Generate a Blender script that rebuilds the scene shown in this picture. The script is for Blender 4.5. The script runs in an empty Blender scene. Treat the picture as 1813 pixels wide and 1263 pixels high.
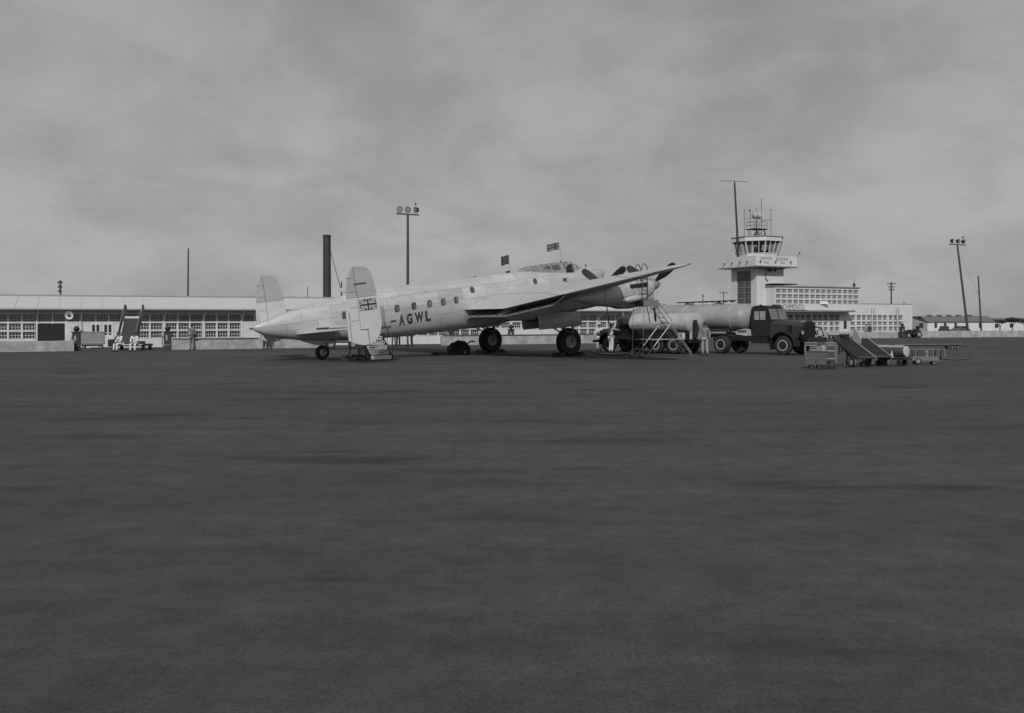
import bpy, bmesh, math, random
from mathutils import Vector, Matrix, noise as mnoise
random.seed(7)
R = math.radians
# ---------------------------------------------------------------- camera, sky, sun, exposure
sc = bpy.context.scene
F_PX, EYE, PXC, PYC, ROLL = 1691.0, 1.786, 906.5, 572.6, 0.0026
cd = bpy.data.cameras.new('camera'); cam = bpy.data.objects.new('camera', cd)
sc.collection.objects.link(cam); sc.camera = cam
cd.sensor_width = 36; cd.lens = 36*F_PX/1813; cd.shift_y = -(631.5-PYC)/1813
cd.clip_end = 6000; cd.clip_start = .1
c_, s_ = math.cos(ROLL), math.sin(ROLL)
cam.matrix_world = Matrix(((c_, s_, 0, 0), (0, 0, -1, 0), (-s_, c_, 0, EYE), (0, 0, 0, 1)))
SUN_AZ, SUN_EL = R(186), R(37)        # azimuth clockwise from +Y: behind the camera, slightly to the left
world = bpy.data.worlds.new('World'); sc.world = world; world.use_nodes = True
nt = world.node_tree; nt.nodes.clear()
def nn(t, **k):
    n = nt.nodes.new(t)
    for a, b in k.items():
        if a in n.inputs: n.inputs[a].default_value = b
        else: setattr(n, a, b)
    return n
def ln(a, b): nt.links.new(a, b)
out = nn('ShaderNodeOutputWorld'); bg = nn('ShaderNodeBackground'); ln(bg.outputs[0], out.inputs[0])
bg.inputs['Strength'].default_value = 0.1
sky = nn('ShaderNodeTexSky'); sky.sky_type = 'NISHITA'; sky.sun_disc = False
sky.sun_elevation = SUN_EL; sky.sun_rotation = SUN_AZ
bw = nn('ShaderNodeRGBToBW'); ln(sky.outputs[0], bw.inputs[0])
tc = nn('ShaderNodeTexCoord'); sep = nn('ShaderNodeSeparateXYZ'); ln(tc.outputs['Generated'], sep.inputs[0])
def math_(op, a, b=None, clamp=False):
    n = nn('ShaderNodeMath'); n.operation = op; n.use_clamp = clamp
    for i, v in enumerate((a, b)):
        if v is None: continue
        if isinstance(v, (int, float)): n.inputs[i].default_value = v
        else: ln(v, n.inputs[i])
    return n.outputs[0]
zz = math_('ADD', math_('MAXIMUM', sep.outputs[2], 0.0), 0.42)
cx = math_('DIVIDE', sep.outputs[0], zz); cy = math_('DIVIDE', sep.outputs[1], zz)
cmb = nn('ShaderNodeCombineXYZ'); ln(cx, cmb.inputs[0]); ln(cy, cmb.inputs[1])
n1 = nn('ShaderNodeTexNoise', Scale=1.9, Detail=6.0, Roughness=.5, Distortion=.35); ln(cmb.outputs[0], n1.inputs['Vector'])
n2 = nn('ShaderNodeTexNoise', Scale=5.2, Detail=6.0, Roughness=.6, Distortion=.5); ln(cmb.outputs[0], n2.inputs['Vector'])
cl = math_('ADD', math_('MULTIPLY', n1.outputs[0], .66), math_('MULTIPLY', n2.outputs[0], .34))
mr = nn('ShaderNodeMapRange'); ln(cl, mr.inputs[0])
mr.inputs[1].default_value = .38; mr.inputs[2].default_value = .64
mr.inputs[3].default_value = 2.35; mr.inputs[4].default_value = 3.5
mr.interpolation_type = 'SMOOTHSTEP'
mx = math_('ADD', math_('MULTIPLY', mr.outputs[0], .86), math_('MULTIPLY', math_('MINIMUM', bw.outputs[0], 6.0), .14))
ln(mx, bg.inputs['Color'])
sd = bpy.data.lights.new('sun', 'SUN'); sd.energy = 2.25; sd.angle = R(2.5); sd.color = (1, 1, 1)
sun = bpy.data.objects.new('sun', sd); sc.collection.objects.link(sun)
sv = Vector((math.sin(SUN_AZ)*math.cos(SUN_EL), math.cos(SUN_AZ)*math.cos(SUN_EL), math.sin(SUN_EL)))
sun.rotation_euler = sv.to_track_quat('Z', 'Y').to_euler()
sc.view_settings.view_transform = 'Standard'; sc.view_settings.look = 'None'
sc.view_settings.exposure = 0.15; sc.view_settings.gamma = 1; sc.view_settings.use_curve_mapping = False

# ---------------------------------------------------------------- materials
MATS = {}
def mat(name, v, rough=.6, metal=0., var=.12, scale=3., bump=0., stretch=(1, 1, 1), detail=5, alpha=None, spec=.5):
    if name in MATS: return MATS[name]
    m = bpy.data.materials.new(name); m.use_nodes = True; t = m.node_tree; b = t.nodes['Principled BSDF']
    b.inputs['Roughness'].default_value = rough; b.inputs['Metallic'].default_value = metal
    b.inputs['Specular IOR Level'].default_value = spec
    tcn = t.nodes.new('ShaderNodeTexCoord'); mp = t.nodes.new('ShaderNodeMapping'); mp.inputs['Scale'].default_value = stretch
    t.links.new(tcn.outputs['Object'], mp.inputs[0])
    nz = t.nodes.new('ShaderNodeTexNoise'); nz.inputs['Scale'].default_value = scale; nz.inputs['Detail'].default_value = detail
    nz.inputs['Roughness'].default_value = .62
    t.links.new(mp.outputs[0], nz.inputs['Vector'])
    rmp = t.nodes.new('ShaderNodeMapRange'); rmp.inputs[1].default_value = .25; rmp.inputs[2].default_value = .75
    rmp.inputs[3].default_value = v*(1-var); rmp.inputs[4].default_value = v*(1+var)
    t.links.new(nz.outputs[0], rmp.inputs[0]); t.links.new(rmp.outputs[0], b.inputs['Base Color'])
    if bump:
        bp = t.nodes.new('ShaderNodeBump'); bp.inputs['Strength'].default_value = bump; bp.inputs['Distance'].default_value = .02
        t.links.new(nz.outputs[0], bp.inputs['Height']); t.links.new(bp.outputs[0], b.inputs['Normal'])
    if alpha is not None: b.inputs['Alpha'].default_value = alpha
    MATS[name] = m; return m
white = mat('white_paint', .62, .7, var=.14, scale=1.6, bump=.1)
white_wall = mat('white_stucco', .60, .85, var=.12, scale=.8, bump=.15)
roof_m = mat('pale_roof', .52, .8, var=.08, scale=.7, stretch=(1, 6, 1))
trim_grey = mat('grey_trim', .25, .7)
soffit = mat('soffit_grey', .22, .8)
muntin = mat('window_bars', .58, .6)
muntin_dark = mat('steel_window_bars', .2, .6)
glass_dark = mat('window_glass', .035, .08, var=.5, scale=.9, spec=.6)
glass_hut = mat('dull_glass', .03, .2, var=.5, scale=2)
curtain = mat('curtain', .22, .9, var=.4, scale=4)
conc = mat('weathered_concrete', .34, .9, var=.42, scale=1.4, bump=.3, detail=8)
coping = mat('dark_coping', .10, .7)
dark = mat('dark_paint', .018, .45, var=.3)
olive = mat('olive_drab', .017, .5, var=.25, scale=2)
olive_l = mat('olive_drab_light', .030, .5, var=.25, scale=2)
rubber = mat('rubber', .022, .75, var=.3, scale=6, bump=.1)
rim_l = mat('rim_light', .30, .5)
steel = mat('steel_tube', .34, .45, metal=.3)
steel_d = mat('steel_dark', .06, .5, metal=.2)
alu_tank = mat('tank_paint', .40, .5, metal=.0, var=.25, scale=1.2)
wood_dk = mat('dark_wood_pole', .055, .85, var=.3, stretch=(1, 1, .1))
rust = mat('stack_iron', .035, .7, var=.3, scale=1)
letter = mat('black_letters', .035, .6)
letter_g = mat('grey_letters', .05, .6)
cloth_w = mat('white_cloth', .62, .9, var=.1, scale=9, bump=.3)
cloth_g = mat('grey_cloth', .20, .9, var=.2, scale=9, bump=.3)
cloth_k = mat('khaki_cloth', .15, .9, var=.25, scale=9, bump=.3)
cloth_d = mat('dark_cloth', .03, .9, var=.2, scale=9, bump=.3)
skin_m = mat('skin', .16, .6, var=.08)
hair_m = mat('dark_hair', .02, .7)
cardb = mat('box_grey', .3, .8)
grey_box = mat('grey_box_paint', .24, .7, var=.2, scale=1)
tree_m = mat('tree_leaves', .05, .9, var=.4, scale=1)
flag_d = mat('flag_dark', .045, .8); flag_w = mat('flag_white', .55, .8); flag_g = mat('flag_grey', .17, .9)
door_m = mat('door_grey', .30, .6)
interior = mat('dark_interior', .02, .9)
fin_up = mat('doped_fabric', .42, .55, var=.10, scale=1.3); fin_lo = mat('silver_dope', .60, .5, var=.08, scale=1.6)

def alu():
    m = bpy.data.materials.new('bare_aluminium'); m.use_nodes = True; t = m.node_tree; b = t.nodes['Principled BSDF']
    L = t.links.new
    tcn = t.nodes.new('ShaderNodeTexCoord')
    mp = t.nodes.new('ShaderNodeMapping'); mp.inputs['Rotation'].default_value = (R(90), 0, 0); L(tcn.outputs['Object'], mp.inputs[0])
    br = t.nodes.new('ShaderNodeTexBrick'); br.offset = .5
    for k, v in (('Scale', 1.), ('Mortar Size', .012), ('Mortar Smooth', .4), ('Brick Width', 1.55), ('Row Height', .62)):
        br.inputs[k].default_value = v
    br.inputs['Color1'].default_value = (.59, .59, .59, 1); br.inputs['Color2'].default_value = (.48, .48, .48, 1)
    br.inputs['Mortar'].default_value = (.28, .28, .28, 1)
    L(mp.outputs[0], br.inputs['Vector'])
    mp2 = t.nodes.new('ShaderNodeMapping'); mp2.inputs['Scale'].default_value = (.35, 1.5, 1.5); L(tcn.outputs['Object'], mp2.inputs[0])
    nz = t.nodes.new('ShaderNodeTexNoise'); nz.inputs['Scale'].default_value = 2.2; nz.inputs['Detail'].default_value = 8; nz.inputs['Roughness'].default_value = .65
    L(mp2.outputs[0], nz.inputs['Vector'])
    mr = t.nodes.new('ShaderNodeMapRange'); mr.inputs[1].default_value = .25; mr.inputs[2].default_value = .75; mr.inputs[3].default_value = .76; mr.inputs[4].default_value = 1.14
    L(nz.outputs[0], mr.inputs[0])
    mul = t.nodes.new('ShaderNodeMix'); mul.data_type = 'RGBA'; mul.blend_type = 'MULTIPLY'; mul.inputs['Factor'].default_value = 1
    L(br.outputs[0], mul.inputs['A']); L(mr.outputs[0], mul.inputs['B']); L(mul.outputs['Result'], b.inputs['Base Color'])
    b.inputs['Metallic'].default_value = .2
    mr2 = t.nodes.new('ShaderNodeMapRange'); mr2.inputs[3].default_value = .38; mr2.inputs[4].default_value = .58; L(nz.outputs[0], mr2.inputs[0]); L(mr2.outputs[0], b.inputs['Roughness'])
    bp = t.nodes.new('ShaderNodeBump'); bp.inputs['Strength'].default_value = .15; bp.inputs['Distance'].default_value = .02; L(nz.outputs[0], bp.inputs['Height']); L(bp.outputs[0], b.inputs['Normal'])
    return m
alum = alu()
def clear_glass(name, a):
    m = bpy.data.materials.new(name); m.use_nodes = True; t = m.node_tree; t.nodes.clear()
    o = t.nodes.new('ShaderNodeOutputMaterial'); mix = t.nodes.new('ShaderNodeMixShader'); tr = t.nodes.new('ShaderNodeBsdfTransparent')
    gl = t.nodes.new('ShaderNodeBsdfGlossy'); gl.inputs['Roughness'].default_value = .06; gl.inputs['Color'].default_value = (.8, .8, .8, 1)
    tr.inputs['Color'].default_value = (.82, .82, .82, 1)
    mix.inputs[0].default_value = a
    t.links.new(tr.outputs[0], mix.inputs[1]); t.links.new(gl.outputs[0], mix.inputs[2]); t.links.new(mix.outputs[0], o.inputs[0]); return m
glass_clear = clear_glass('clear_glass', .12)
glass_can = clear_glass('canopy_perspex', .3)

def asphalt():
    m = bpy.data.materials.new('asphalt'); m.use_nodes = True; t = m.node_tree; b = t.nodes['Principled BSDF']; L = t.links.new
    tcn = t.nodes.new('ShaderNodeTexCoord')
    def nz(scale, st, det=6, ro=.6):
        mp = t.nodes.new('ShaderNodeMapping'); mp.inputs['Scale'].default_value = st; L(tcn.outputs['Object'], mp.inputs[0])
        n = t.nodes.new('ShaderNodeTexNoise'); n.inputs['Scale'].default_value = scale; n.inputs['Detail'].default_value = det; n.inputs['Roughness'].default_value = ro
        L(mp.outputs[0], n.inputs['Vector']); return n.outputs[0]
    def rng(x, a, b_, c, d):
        r = t.nodes.new('ShaderNodeMapRange'); L(x, r.inputs[0])
        for i, v in enumerate((a, b_, c, d)): r.inputs[i+1].default_value = v
        return r.outputs[0]
    def mul(x, y):
        n = t.nodes.new('ShaderNodeMath'); n.operation = 'MULTIPLY'; L(x, n.inputs[0]); L(y, n.inputs[1]); return n.outputs[0]
    a = rng(nz(.12, (.35, 1, 1), 5), .3, .7, .80, 1.22)            # broad patches
    s = rng(nz(.6, (.38, 1.3, 1), 9, .75), .32, .68, .80, 1.2)          # drag marks lying across the apron
    g = rng(nz(2.2, (1, 1, 1), 12, .88), .34, .66, .62, 1.38)          # mottling
    h = rng(nz(38., (1, 1, 1), 5, .9), .3, .7, .5, 1.55)          # aggregate
    st = rng(nz(.45, (.5, 1.2, 1), 4), .57, .66, 1.0, .62)         # oil stains
    v = mul(mul(mul(a, s), mul(g, h)), st)
    base = t.nodes.new('ShaderNodeMath'); base.operation = 'MULTIPLY'; base.inputs[1].default_value = .060; L(v, base.inputs[0])
    L(base.outputs[0], b.inputs['Base Color']); b.inputs['Roughness'].default_value = .85; b.inputs['Specular IOR Level'].default_value = .22
    bp = t.nodes.new('ShaderNodeBump'); bp.inputs['Strength'].default_value = .5; bp.inputs['Distance'].default_value = .008
    L(nz(60., (1, 1, 1), 5, .8), bp.inputs['Height']); L(bp.outputs[0], b.inputs['Normal'])
    return m

# ---------------------------------------------------------------- mesh helpers
COL = sc.collection
def tag(o, label=None, cat=None, group=None, kind=None):
    if label: o['label'] = label
    if cat: o['category'] = cat
    if group: o['group'] = group
    if kind: o['kind'] = kind
    return o
def thing(name, label, cat, loc=(0, 0, 0), yaw=0., group=None):
    o = bpy.data.objects.new(name, None); COL.objects.link(o); o.location = loc; o.rotation_euler = (0, 0, yaw)
    o.empty_display_size = .3
    return tag(o, label, cat, group)
class MB:
    def __init__(s): s.v = []; s.f = []
    def add(s, vs, fs):
        o = len(s.v); s.v += [tuple(v) for v in vs]; s.f += [tuple(i+o for i in f) for f in fs]; return s
    def box(s, c, d, rz=0., M=None):
        x, y, z = d[0]/2, d[1]/2, d[2]/2
        vs = [Vector(p) for p in ((-x,-y,-z),(x,-y,-z),(x,y,-z),(-x,y,-z),(-x,-y,z),(x,-y,z),(x,y,z),(-x,y,z))]
        if rz: vs = [Matrix.Rotation(rz, 3, 'Z') @ v for v in vs]
        if M: vs = [M @ v for v in vs]
        vs = [v+Vector(c) for v in vs]
        return s.add(vs, [(0,3,2,1),(4,5,6,7),(0,1,5,4),(1,2,6,5),(2,3,7,6),(3,0,4,7)])
    def bb(s, x0, x1, y0, y1, z0, z1): return s.box(((x0+x1)/2, (y0+y1)/2, (z0+z1)/2), (abs(x1-x0), abs(y1-y0), abs(z1-z0)))
    def beam(s, a, b, w, h=None, up=(0, 0, 1)):
        a, b = Vector(a), Vector(b); h = h or w; d = b-a; L = d.length; d.normalize(); u = Vector(up)
        if abs(d.dot(u)) > .98: u = Vector((1, 0, 0))
        sx = d.cross(u).normalized(); sy = sx.cross(d)
        M = Matrix((sx, d, sy)).transposed()
        return s.box((a+b)/2, (w, L, h), M=M)
    def rings(s, rs, cap=True, closed=True):
        n = len(rs[0]); o = len(s.v)
        for r in rs: s.v += [tuple(p) for p in r]
        for i in range(len(rs)-1):
            for j in range(n if closed else n-1):
                a = o+i*n+j; b = o+i*n+(j+1) % n; s.f.append((a, b, b+n, a+n))
        if cap:
            s.f.append(tuple(o+j for j in range(n))[::-1]); s.f.append(tuple(o+(len(rs)-1)*n+j for j in range(n)))
        return s
    def tube(s, pts, r, n=8, cap=True):
        pts = [Vector(p) for p in pts]; rs = []
        if not hasattr(r, '__len__'): r = [r]*len(pts)
        for i, p in enumerate(pts):
            d = (pts[min(i+1, len(pts)-1)]-pts[max(i-1, 0)]).normalized()
            u = Vector((0, 0, 1)) if abs(d.z) < .95 else Vector((1, 0, 0))
            a = d.cross(u).normalized(); b = a.cross(d)
            rs.append([p+(a*math.cos(2*math.pi*k/n)+b*math.sin(2*math.pi*k/n))*r[i] for k in range(n)])
        return s.rings(rs, cap)
    def lathe(s, prof, n=20, c=(0, 0, 0), axis='z', cap=True):          # prof: list of (radius, along)
        rs = []
        for r, h in prof:
            ring = []
            for k in range(n):
                a = 2*math.pi*k/n; p = (r*math.cos(a), r*math.sin(a), h)
                if axis == 'y': p = (p[0], p[2], -p[1])
                if axis == 'x': p = (p[2], p[1], -p[0])
                ring.append((p[0]+c[0], p[1]+c[1], p[2]+c[2]))
            rs.append(ring)
        return s.rings(rs, cap)
    def prism(s, poly, f0, f1):                                # f0,f1 map a 2D point to 3D
        n = len(poly); a = [f0(*p) for p in poly]; b = [f1(*p) for p in poly]; o = len(s.v)
        s.v += [tuple(p) for p in a+b]
        s.f.append(tuple(o+i for i in range(n))); s.f.append(tuple(o+n+i for i in range(n))[::-1])
        for i in range(n): j = (i+1) % n; s.f.append((o+i, o+n+i, o+n+j, o+j))
        return s
    def build(s, name, m, parent=None, smooth=0, bevel=0.):
        me = bpy.data.meshes.new(name); me.from_pydata(s.v, [], s.f); me.materials.append(m)
        bm = bmesh.new(); bm.from_mesh(me); bmesh.ops.recalc_face_normals(bm, faces=bm.faces)
        if bevel: bmesh.ops.bevel(bm, geom=bm.edges[:], offset=bevel, segments=2, affect='EDGES', clamp_overlap=True)
        if smooth:
            for f in bm.faces: f.smooth = True
            for e in bm.edges:
                if len(e.link_faces) == 2 and e.calc_face_angle(0) > R(smooth): e.smooth = False
        bm.to_mesh(me); bm.free()
        o = bpy.data.objects.new(name, me); COL.objects.link(o); o.parent = parent; return o
def inst(name, src, parent, loc=(0, 0, 0), rot=(0, 0, 0), scale=None):
    o = bpy.data.objects.new(name, src.data); COL.objects.link(o); o.parent = parent; o.location = loc; o.rotation_euler = rot
    if scale: o.scale = scale
    return o
def kids(o): return [c for c in bpy.data.objects if c.parent == o]
def copy_tree(o, parent=None):
    c = o.copy(); COL.objects.link(c)
    if parent: c.parent = parent
    for ch in kids(o): copy_tree(ch, c)
    return c
def text_mesh(s, size=1., offset=.0, sx=1., depth=.0, align='LEFT'):
    cu = bpy.data.curves.new('t', 'FONT'); cu.body = s; cu.size = size; cu.offset = offset; cu.extrude = depth; cu.align_x = align
    cu.resolution_u = 3
    o = bpy.data.objects.new('t', cu); COL.objects.link(o)
    me = bpy.data.meshes.new_from_object(o.evaluated_get(bpy.context.evaluated_depsgraph_get()))
    bpy.data.objects.remove(o)
    for v in me.vertices: v.co.x *= sx
    return me
def text_fit(name, s, w, h, m, parent, fmap, depth=.01, offset=.01):
    me = text_mesh(s, offset=offset, depth=depth)
    xs = [v.co.x for v in me.vertices]; ys = [v.co.y for v in me.vertices]
    x0, x1, y0, y1 = min(xs), max(xs), min(ys), max(ys)
    for v in me.vertices:
        v.co = Vector(fmap((v.co.x-x0)/(x1-x0)*w, (v.co.y-y0)/(y1-y0)*h, v.co.z))
    me.materials.clear(); me.materials.append(m)
    o = bpy.data.objects.new(name, me); COL.objects.link(o); o.parent = parent; return o
def px2g(px, py):
    dx, dy = px-PXC, py-PYC; v = dy+ROLL*dx; u = dx-ROLL*dy; d = F_PX*EYE/v; return u/F_PX*d, d
def px2w(px, py, Y):
    dx, dy = px-PXC, py-PYC; v = dy+ROLL*dx; u = dx-ROLL*dy; return u*Y/F_PX, EYE-v*Y/F_PX
def wheel(parent, c, r, w, axis='y', name='wheel', rim=rim_l, rr=.55, ring=False, n=24):
    """a wheel: tyre as the part, hub as its sub-part"""
    t = MB().lathe([(r*.5, -w*.42), (r*.86, -w*.5), (r*.97, -w*.36), (r, -w*.12), (r, w*.12), (r*.97, w*.36), (r*.86, w*.5), (r*.5, w*.42)], n, (0, 0, 0), axis)
    o = t.build(name, rubber, parent, 40); o.location = c
    if ring:
        b = MB()
        for s in (-1, 1):
            b.lathe([(r*rr*.82, s*w*.50), (r*rr, s*w*.53), (r*rr*1.06, s*w*.50), (r*rr*1.04, s*w*.46), (r*rr*.82, s*w*.45)], n, (0, 0, 0), axis, False)
        b.build('rim', rim, o, 40)
        MB().lathe([(r*rr*.85, -w*.46), (r*.2, -w*.40), (r*.16, -w*.52), (.01, -w*.54), (.01, w*.54), (r*.16, w*.52), (r*.2, w*.40), (r*rr*.85, w*.46)], n, (0, 0, 0), axis).build('hub', dark, o, 40)
    else:
        MB().lathe([(r*rr, -w*.47), (r*rr*.9, -w*.52), (r*rr*.6, -w*.44), (r*.2, -w*.5), (.01, -w*.56), (.01, w*.56), (r*.2, w*.5), (r*rr*.6, w*.44), (r*rr*.9, w*.52), (r*rr, w*.47)], n, (0, 0, 0), axis).build('rim', rim, o, 40)
    return o

# ---------------------------------------------------------------- ground
def smooth(a, b, x):
    t = min(1, max(0, (x-a)/(b-a))); return t*t*(3-2*t)
g = MB(); xs = [-3000, -400, -120, -60, -30, 0, 30, 60, 120, 400, 3000]; ys = [-200, 0, 20, 40, 60, 80, 100, 118, 124, 130, 136, 142, 200, 400, 1500, 5000]
for y in ys:
    for x in xs: g.v.append((x, y, -.5*smooth(124, 142, y)))
for j in range(len(ys)-1):
    for i in range(len(xs)-1):
        a = j*len(xs)+i; g.f.append((a, a+1, a+1+len(xs), a+len(xs)))
tag(g.build('ground', asphalt(), None, 60), kind='structure')

# ---------------------------------------------------------------- windows
def window_mesh(w, h, cols, rows, bar=.028, m=muntin, gm=glass_dark):
    f = MB(); t = .05
    f.bb(0, w, 0, t, 0, .04); f.bb(0, w, 0, t, h-.04, h); f.bb(0, .035, .001, t-.001, .04, h-.04); f.bb(w-.035, w, .001, t-.001, .04, h-.04)
    for i in range(1, cols): x = w*i/cols; f.bb(x-bar/2, x+bar/2, .006, t-.006, .04, h-.04)
    for i in range(1, rows): z = h*i/rows; f.bb(.035, w-.035, .009, t-.009, z-bar/2, z+bar/2)
    fr = f.build('window', m); gl = MB().bb(.02, w-.02, .02, .03, .02, h-.02).build('pane', gm)
    return fr, gl
def put_window(proto, parent, x, y, z):
    fr, gl = proto; o = inst('window', fr, parent, (x, y, z)); inst('pane', gl, o); return o
def drop(proto):
    for o in proto: bpy.data.objects.remove(o)

# ---------------------------------------------------------------- long single-storey terminal on the left
YA = math.atan2(.398, .917)
term = thing('terminal_building', 'long low white building with pale sloping roof and rows of small-paned windows behind the aircraft', 'building', (-27.5, 74.3, 0), YA)
BAY, Q0, N0, N1 = 2.95, .40, -7, 15
LX0, LX1 = Q0+BAY*N0, Q0+BAY*N1
HT = 2.62
P_row = [(.72, 1.22, 4, 2), (1.35, 1.85, 4, 2), (2.0, 2.52, 5, 3)]
protos = [window_mesh(.80, z1-z0, c, r) for z0, z1, c, r in P_row]
curt = MB().bb(.05, .75, .06, .08, .04, .46).build('curtain', curtain)
w = MB()
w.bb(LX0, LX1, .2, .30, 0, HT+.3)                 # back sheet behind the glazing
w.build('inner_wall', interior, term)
w = MB(); YF0, YF1 = 0, .19
w.bb(LX0, LX1, YF0, YF1, 0, .70)
w.bb(LX0, LX1, YF0, YF1, 2.54, HT+.28)
w.build('wall', white_wall, term, bevel=0)
bw_ = MB(); bw_.bb(LX0, LX1, -.012, YF1-.01, 1.245, 1.335); bw_.bb(LX0, LX1, -.012, YF1-.01, 1.875, 1.985)
bands = bw_
piers = MB()
for n in range(N0, N1+1):
    x = Q0+BAY*n; piers.bb(x-.11, x+.11, -.03, YF1-.005, .70, 2.54)
for n in range(N0, N1):
    x = Q0+BAY*n+.11; cw = (BAY-.22)/3
    for k in (1, 2): piers.bb(x+cw*k-.055, x+cw*k+.055, -.006, YF1-.007, .70, 2.54)
    px_mid = PXC+F_PX*(-27.5+.917*(x+1.3))/(74.3+.398*(x+1.3))
    kind = 'full'
    if n == -2: kind = 'doors'
    if n == -3: kind = 'open'
    if n == 2: kind = 'panel'
    if 860 < px_mid < 1000: kind = 'nolow'
    for k in range(3):
        xw = x+cw*k+.055
        put_window(protos[2], term, xw, .09, 2.0)
        if kind == 'full' or (kind == 'nolow'):
            put_window(protos[1], term, xw, .09, 1.35)
            if random.random() < .3: inst('curtain', curt, term, (xw, .085, 1.35), scale=(random.uniform(.4, .9), 1, .95))
        if kind == 'full': put_window(protos[0], term, xw, .09, .72)
        if kind == 'panel' and k == 2: put_window(protos[1], term, xw, .09, 1.35); put_window(protos[0], term, xw, .09, .72)
    if kind == 'nolow': MB().bb(x, x+BAY-.22, .005, .15, .70, 1.24).build('panel', white_wall, term)
    if kind == 'panel': MB().bb(x, x+cw*2-.05, .005, .15, .70, 1.87).build('panel', white_wall, term)
    if kind == 'open':
        MB().bb(x-.1, x+1.72, -.040, -.025, .02, 1.84).build('doorway_dark_sheet', interior, term)  # dark sheet before the wall, the doorway's inner shade put into its colour
        MB().bb(x+1.72, x+2.73, .005, .15, .7, 1.87).build('panel', white_wall, term); d = MB().bb(x+1.76, x+2.66, -.06, -.02, .02, 1.84).build('door', white, term)
        b = MB()
        for i in (0, 1):
            for j in (0, 1, 2): b.bb(x+1.84+i*.42, x+2.18+i*.42, -.07, -.055, .12+j*.57, .58+j*.57)
        b.build('door_panel', white_wall, d)
    if kind == 'doors':
        MB().bb(x, x+BAY-.22, .005, .15, .70, 1.87).build('panel', white_wall, term)
        for i in (0, 1):
            d = MB().bb(x+.55+i*.85, x+1.32+i*.85, -.05, -.02, .05, 1.92).build('door', white, term)
            for j in (0, 1):
                MB().bb(x+.66+i*.85+j*.30, x+.86+i*.85+j*.30, -.06, -.045, 1.16, 1.76).build('pane', glass_dark, d)
                MB().bb(x+.66+i*.85+j*.30, x+.86+i*.85+j*.30, -.06, -.045, .98, 1.11).build('pane', glass_dark, d)
piers.build('pier', white_wall, term); bands.build('band', white_wall, term)
# fascia, eave, roof
MB().bb(LX0-.3, LX1+.3, -.95, .22, 2.86, 2.93).build('soffit', soffit, term)
MB().bb(LX0-.3, LX1+.3, -.99, -.95, 2.87, 3.02).build('gutter', trim_grey, term)
rf = MB().prism([(-1.0, 3.03), (3.6, 4.02), (3.6, 3.92), (-1.0, 2.94)], lambda a, b: (LX0-.3, a, b), lambda a, b: (LX1+.3, a, b))
rf.prism([(3.6, 4.02), (8.2, 3.03), (8.2, 2.94), (3.6, 3.92)], lambda a, b: (LX0-.3, a, b), lambda a, b: (LX1+.3, a, b))
rf.build('roof', roof_m, term)
MB().bb(LX0-.32, LX1+.32, 3.42, 3.78, 3.99, 4.10).build('ridge_cap', trim_grey, term)
sm = MB()
for n in range((N1-N0)*2+1):
    x = LX0+n*BAY/2; sm.prism([(-1.0, 3.045), (3.4, 3.99), (3.4, 3.975), (-1.0, 3.03)], lambda a, b: (x-.02, a, b+.012), lambda a, b: (x+.02, a, b+.012))
sm.build('roof_seam', roof_m, term)
MB().bb(LX0, LX0+.2, .2, 7.6, 0, 2.95).bb(LX1-.2, LX1, .31, 7.6, 0, 2.95).bb(LX0, LX1, 7.6, 7.8, 0, 2.95).build('end_wall', white_wall, term)
MB().prism([(-.9, 2.95), (3.6, 3.9), (8.1, 2.95)], lambda a, b: (LX1-.15, a, b), lambda a, b: (LX1-.05, a, b)).build('gable', white_wall, term)
for n in range(N0, N1+1):
    x = Q0+BAY*n
    MB().beam((x+.02, -.04, 2.02), (x+.10, -.80, 2.85), .07, .05).build('strut', white, term)
drop([curt]); [drop(p) for p in protos]

# loudspeaker dish on the building, left
X, Z = px2w(123, 558.5, 70.4)
t = thing('floodlight', 'round white dish floodlight hanging under the eave of the long building at far left', 'light', (X, 70.4, Z))
MB().lathe([(.08, .05), (.16, .03), (.27, -.02), (.30, -.10), (.28, -.11), (.2, -.04), (.07, -.02)], 20, (0, 0, 0), 'y').build('shade', white, t, 40).rotation_euler = (0.25, 0, .15)
MB().lathe([(.09, -.03), (.11, -.09), (.06, -.13), (.01, -.14), (.01, 0)], 14, (0, 0, 0), 'y').build('lamp', dark, t, 40)
MB().tube([(0, .05, .05), (0, .3, .3), (0, .9, .42)], .025).build('bracket', steel_d, t)

# ---------------------------------------------------------------- low apron walls
def low_wall(p0, p1, h, label, cop=True, th=.28):
    p0, p1 = Vector((*p0, 0)), Vector((*p1, 0)); d = p1-p0; L = d.length
    t = thing('low_wall', label, 'wall', p0, math.atan2(d.y, d.x), 'low concrete walls along the apron edge')
    n = max(2, int(L/1.5)); m = MB(); vs = []
    for i in range(n+1):
        for (yy, zz) in ((0, 0), (0, h), (th, h), (th, 0)): vs.append((L*i/n, yy+(random.uniform(-.01, .01)), zz+(random.uniform(-.012, .012) if zz else -.02)))
    fs = []
    for i in range(n):
        for k in range(3): a = i*4+k; fs.append((a, a+4, a+5, a+1))
    fs += [(0, 1, 2, 3), tuple(n*4+k for k in (3, 2, 1, 0))]
    m.add(vs, fs).build('wall_body', conc, t)
    if cop: MB().tube([(0.1, -.02, h+.05)]+[(L*i/8, -.02, h+.035) for i in range(1, 9)], .045, 6).build('pipe', coping, t)
    return t
low_wall((-45, 54.6), px2g(131, 621.8), .70, 'low pale concrete wall at far left, ending at a fuel pump', False)
low_wall(px2g(303, 619.8), px2g(580, 615.8), .72, 'low concrete wall with pipe, left of the tail behind the standing soldier')
low_wall(px2g(782, 611.8), px2g(1135, 606.8), .76, 'low concrete wall with pipe behind the main wheels')
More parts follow.
